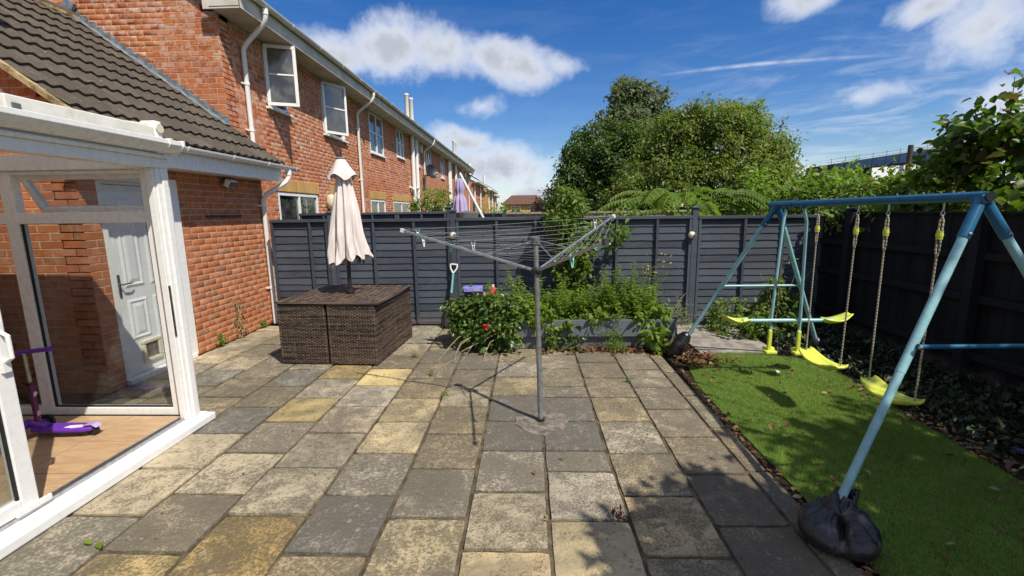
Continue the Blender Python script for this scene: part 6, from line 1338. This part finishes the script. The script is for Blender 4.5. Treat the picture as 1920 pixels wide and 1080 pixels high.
n = 90; P = np.stack([rng.uniform(-2.3, 1.4, n), rng.uniform(1.7, 5.2, n), np.full(n, .006)], 1); litter_leaves('fallen_leaves', 'tiny leaf fragments scattered over the paving', P, .016)
for (x, y, s, mt, lb) in ((-2.3, 2.06, .075, 'leaf_bright', 'fresh green leaf lying on paving near conservatory sill'), (.24, 2.93, .04, 'leaf_mid', 'small green leaf lying on paving right of centre joint'), (.02, 2.72, .05, 'leaf_dry', 'curled orange leaf on paving below the dryer'), (-.545, 4.13, .06, 'leaf_dry', 'pale brown leaf lying at the shadow of dryer hub'), (.10, 2.27, .04, 'leaf_dry', 'orange leaf in the centre paving joint')):
    P = np.array([[x, y, .006]] * 2) + rng.normal(size=(2, 3)) * (.01, .01, 0); V, F = leaf_geo(P, unit(2) * (1, 1, .1), np.array([[0, 0, 1.]] * 2), np.array([s, s * .7]), np.array([s * .5, s * .4]), .3, -.1, True); tag(obj(arr_mesh('fallen_leaf', V, F, M[mt]), 'fallen_leaf'), lb, 'leaf')
for (x, y, h, n, mt, lb) in ((.49, 2.29, .05, 26, 'leaf_red', 'small dark red weed in a paving joint'), (-1.02, 4.55, .06, 26, 'leaf_mid', 'tiny green weed in joint beside the rattan set'), (-1.37, 5.16, .05, 40, 'leaf_mid', 'green weed in paving joint right of the rattan set'), (1.0, 4.35, .05, 20, 'leaf_mid', 'small green weed in the joint near lawn edge'), (-.81, 4.02, .03, 14, 'leaf_mid', 'tiny weed in the joint left of dryer shadow')):
    t = thing('joint_weed', lb, 'weed', (x, y, 0)); P = rng.normal(size=(n, 3)) * (.02, .02, 0); P[:, 2] = rng.random(n) * h; leaves('leaves', P, unit(n), .035, M[mt], t, .35, -.2)

# ================================================================== FAR BUILDING UNDER SCAFFOLD, POLE AND WIRES
sb = thing('scaffolded_building', 'distant long building wrapped in blue netting and scaffold', 'building', (57, 90, 1.2))
MB().add([(1, 0, 0), (34, 6, 0), (34, 6, 13.2), (1, 0, 8.6), (1, 9, 0), (34, 15, 0), (34, 15, 13.2), (1, 9, 8.6)], [(0, 1, 2, 3), (3, 2, 6, 7), (1, 5, 6, 2), (4, 0, 3, 7), (5, 4, 7, 6)]).build('wall', plain('dark_wall', (.05, .055, .07), .9, .1), sb)
MB().add([(.2, -1.2, 7.2), (34, 4.8, 10.6), (34, 4.8, 12.6), (.2, -1.2, 8.4), (.2, -1.1, 7.2), (34, 4.9, 10.6), (34, 4.9, 12.6), (.2, -1.1, 8.4)], [(0, 1, 2, 3), (7, 6, 5, 4), (0, 3, 7, 4), (3, 2, 6, 7)]).build('netting', plain('blue_netting', (.02, .045, .11), .8, .2, vary=.25, nscale=.6), sb)
MB().add([(7, -1.3, 5.5), (16, .2, 5.5), (16, .2, 8.3), (7, -1.3, 7.6), (7, -1.2, 5.5), (16, .3, 5.5), (16, .3, 8.3), (7, -1.2, 7.6)], [(0, 1, 2, 3), (7, 6, 5, 4), (3, 2, 6, 7), (0, 3, 7, 4)]).build('white_sheet', M['upvc'], sb)
for i in range(13): f = i / 12; x = -.6 + 34 * f; y = -1.4 + 6 * f; MB().tube([(x, y, 0), (x, y, 9.4 + 4.6 * f)], .035, 5).build('scaffold_pole', M['steel_dark'], sb)
for z in (8.6, 9.1): MB().tube([(-1.5, -1.5, z), (33.4, 4.6, z + 4.5)], .03, 5).build('scaffold_rail', M['steel_dark'], sb)
ch = thing('chimney_stack', 'dark slender chimney or pole top beside the scaffolded roof', 'chimney', (70.6, 89, 0)); MB().tube([(0, 0, 0), (.1, 0, 12.8)], .42, 10).build('stack', M['bark'], ch, True)
for k in range(3): MB().tube([np.array([.1, 0, 12.3 - .3 * k]) + np.array([24, 0, 1.2 - k * .2]) * f + np.array([0, 0, -1.2 * 4 * f * (1 - f) * .3]) for f in np.linspace(0, 1, 9)], .035, 4).build('wire', M['steel_dark'], ch)
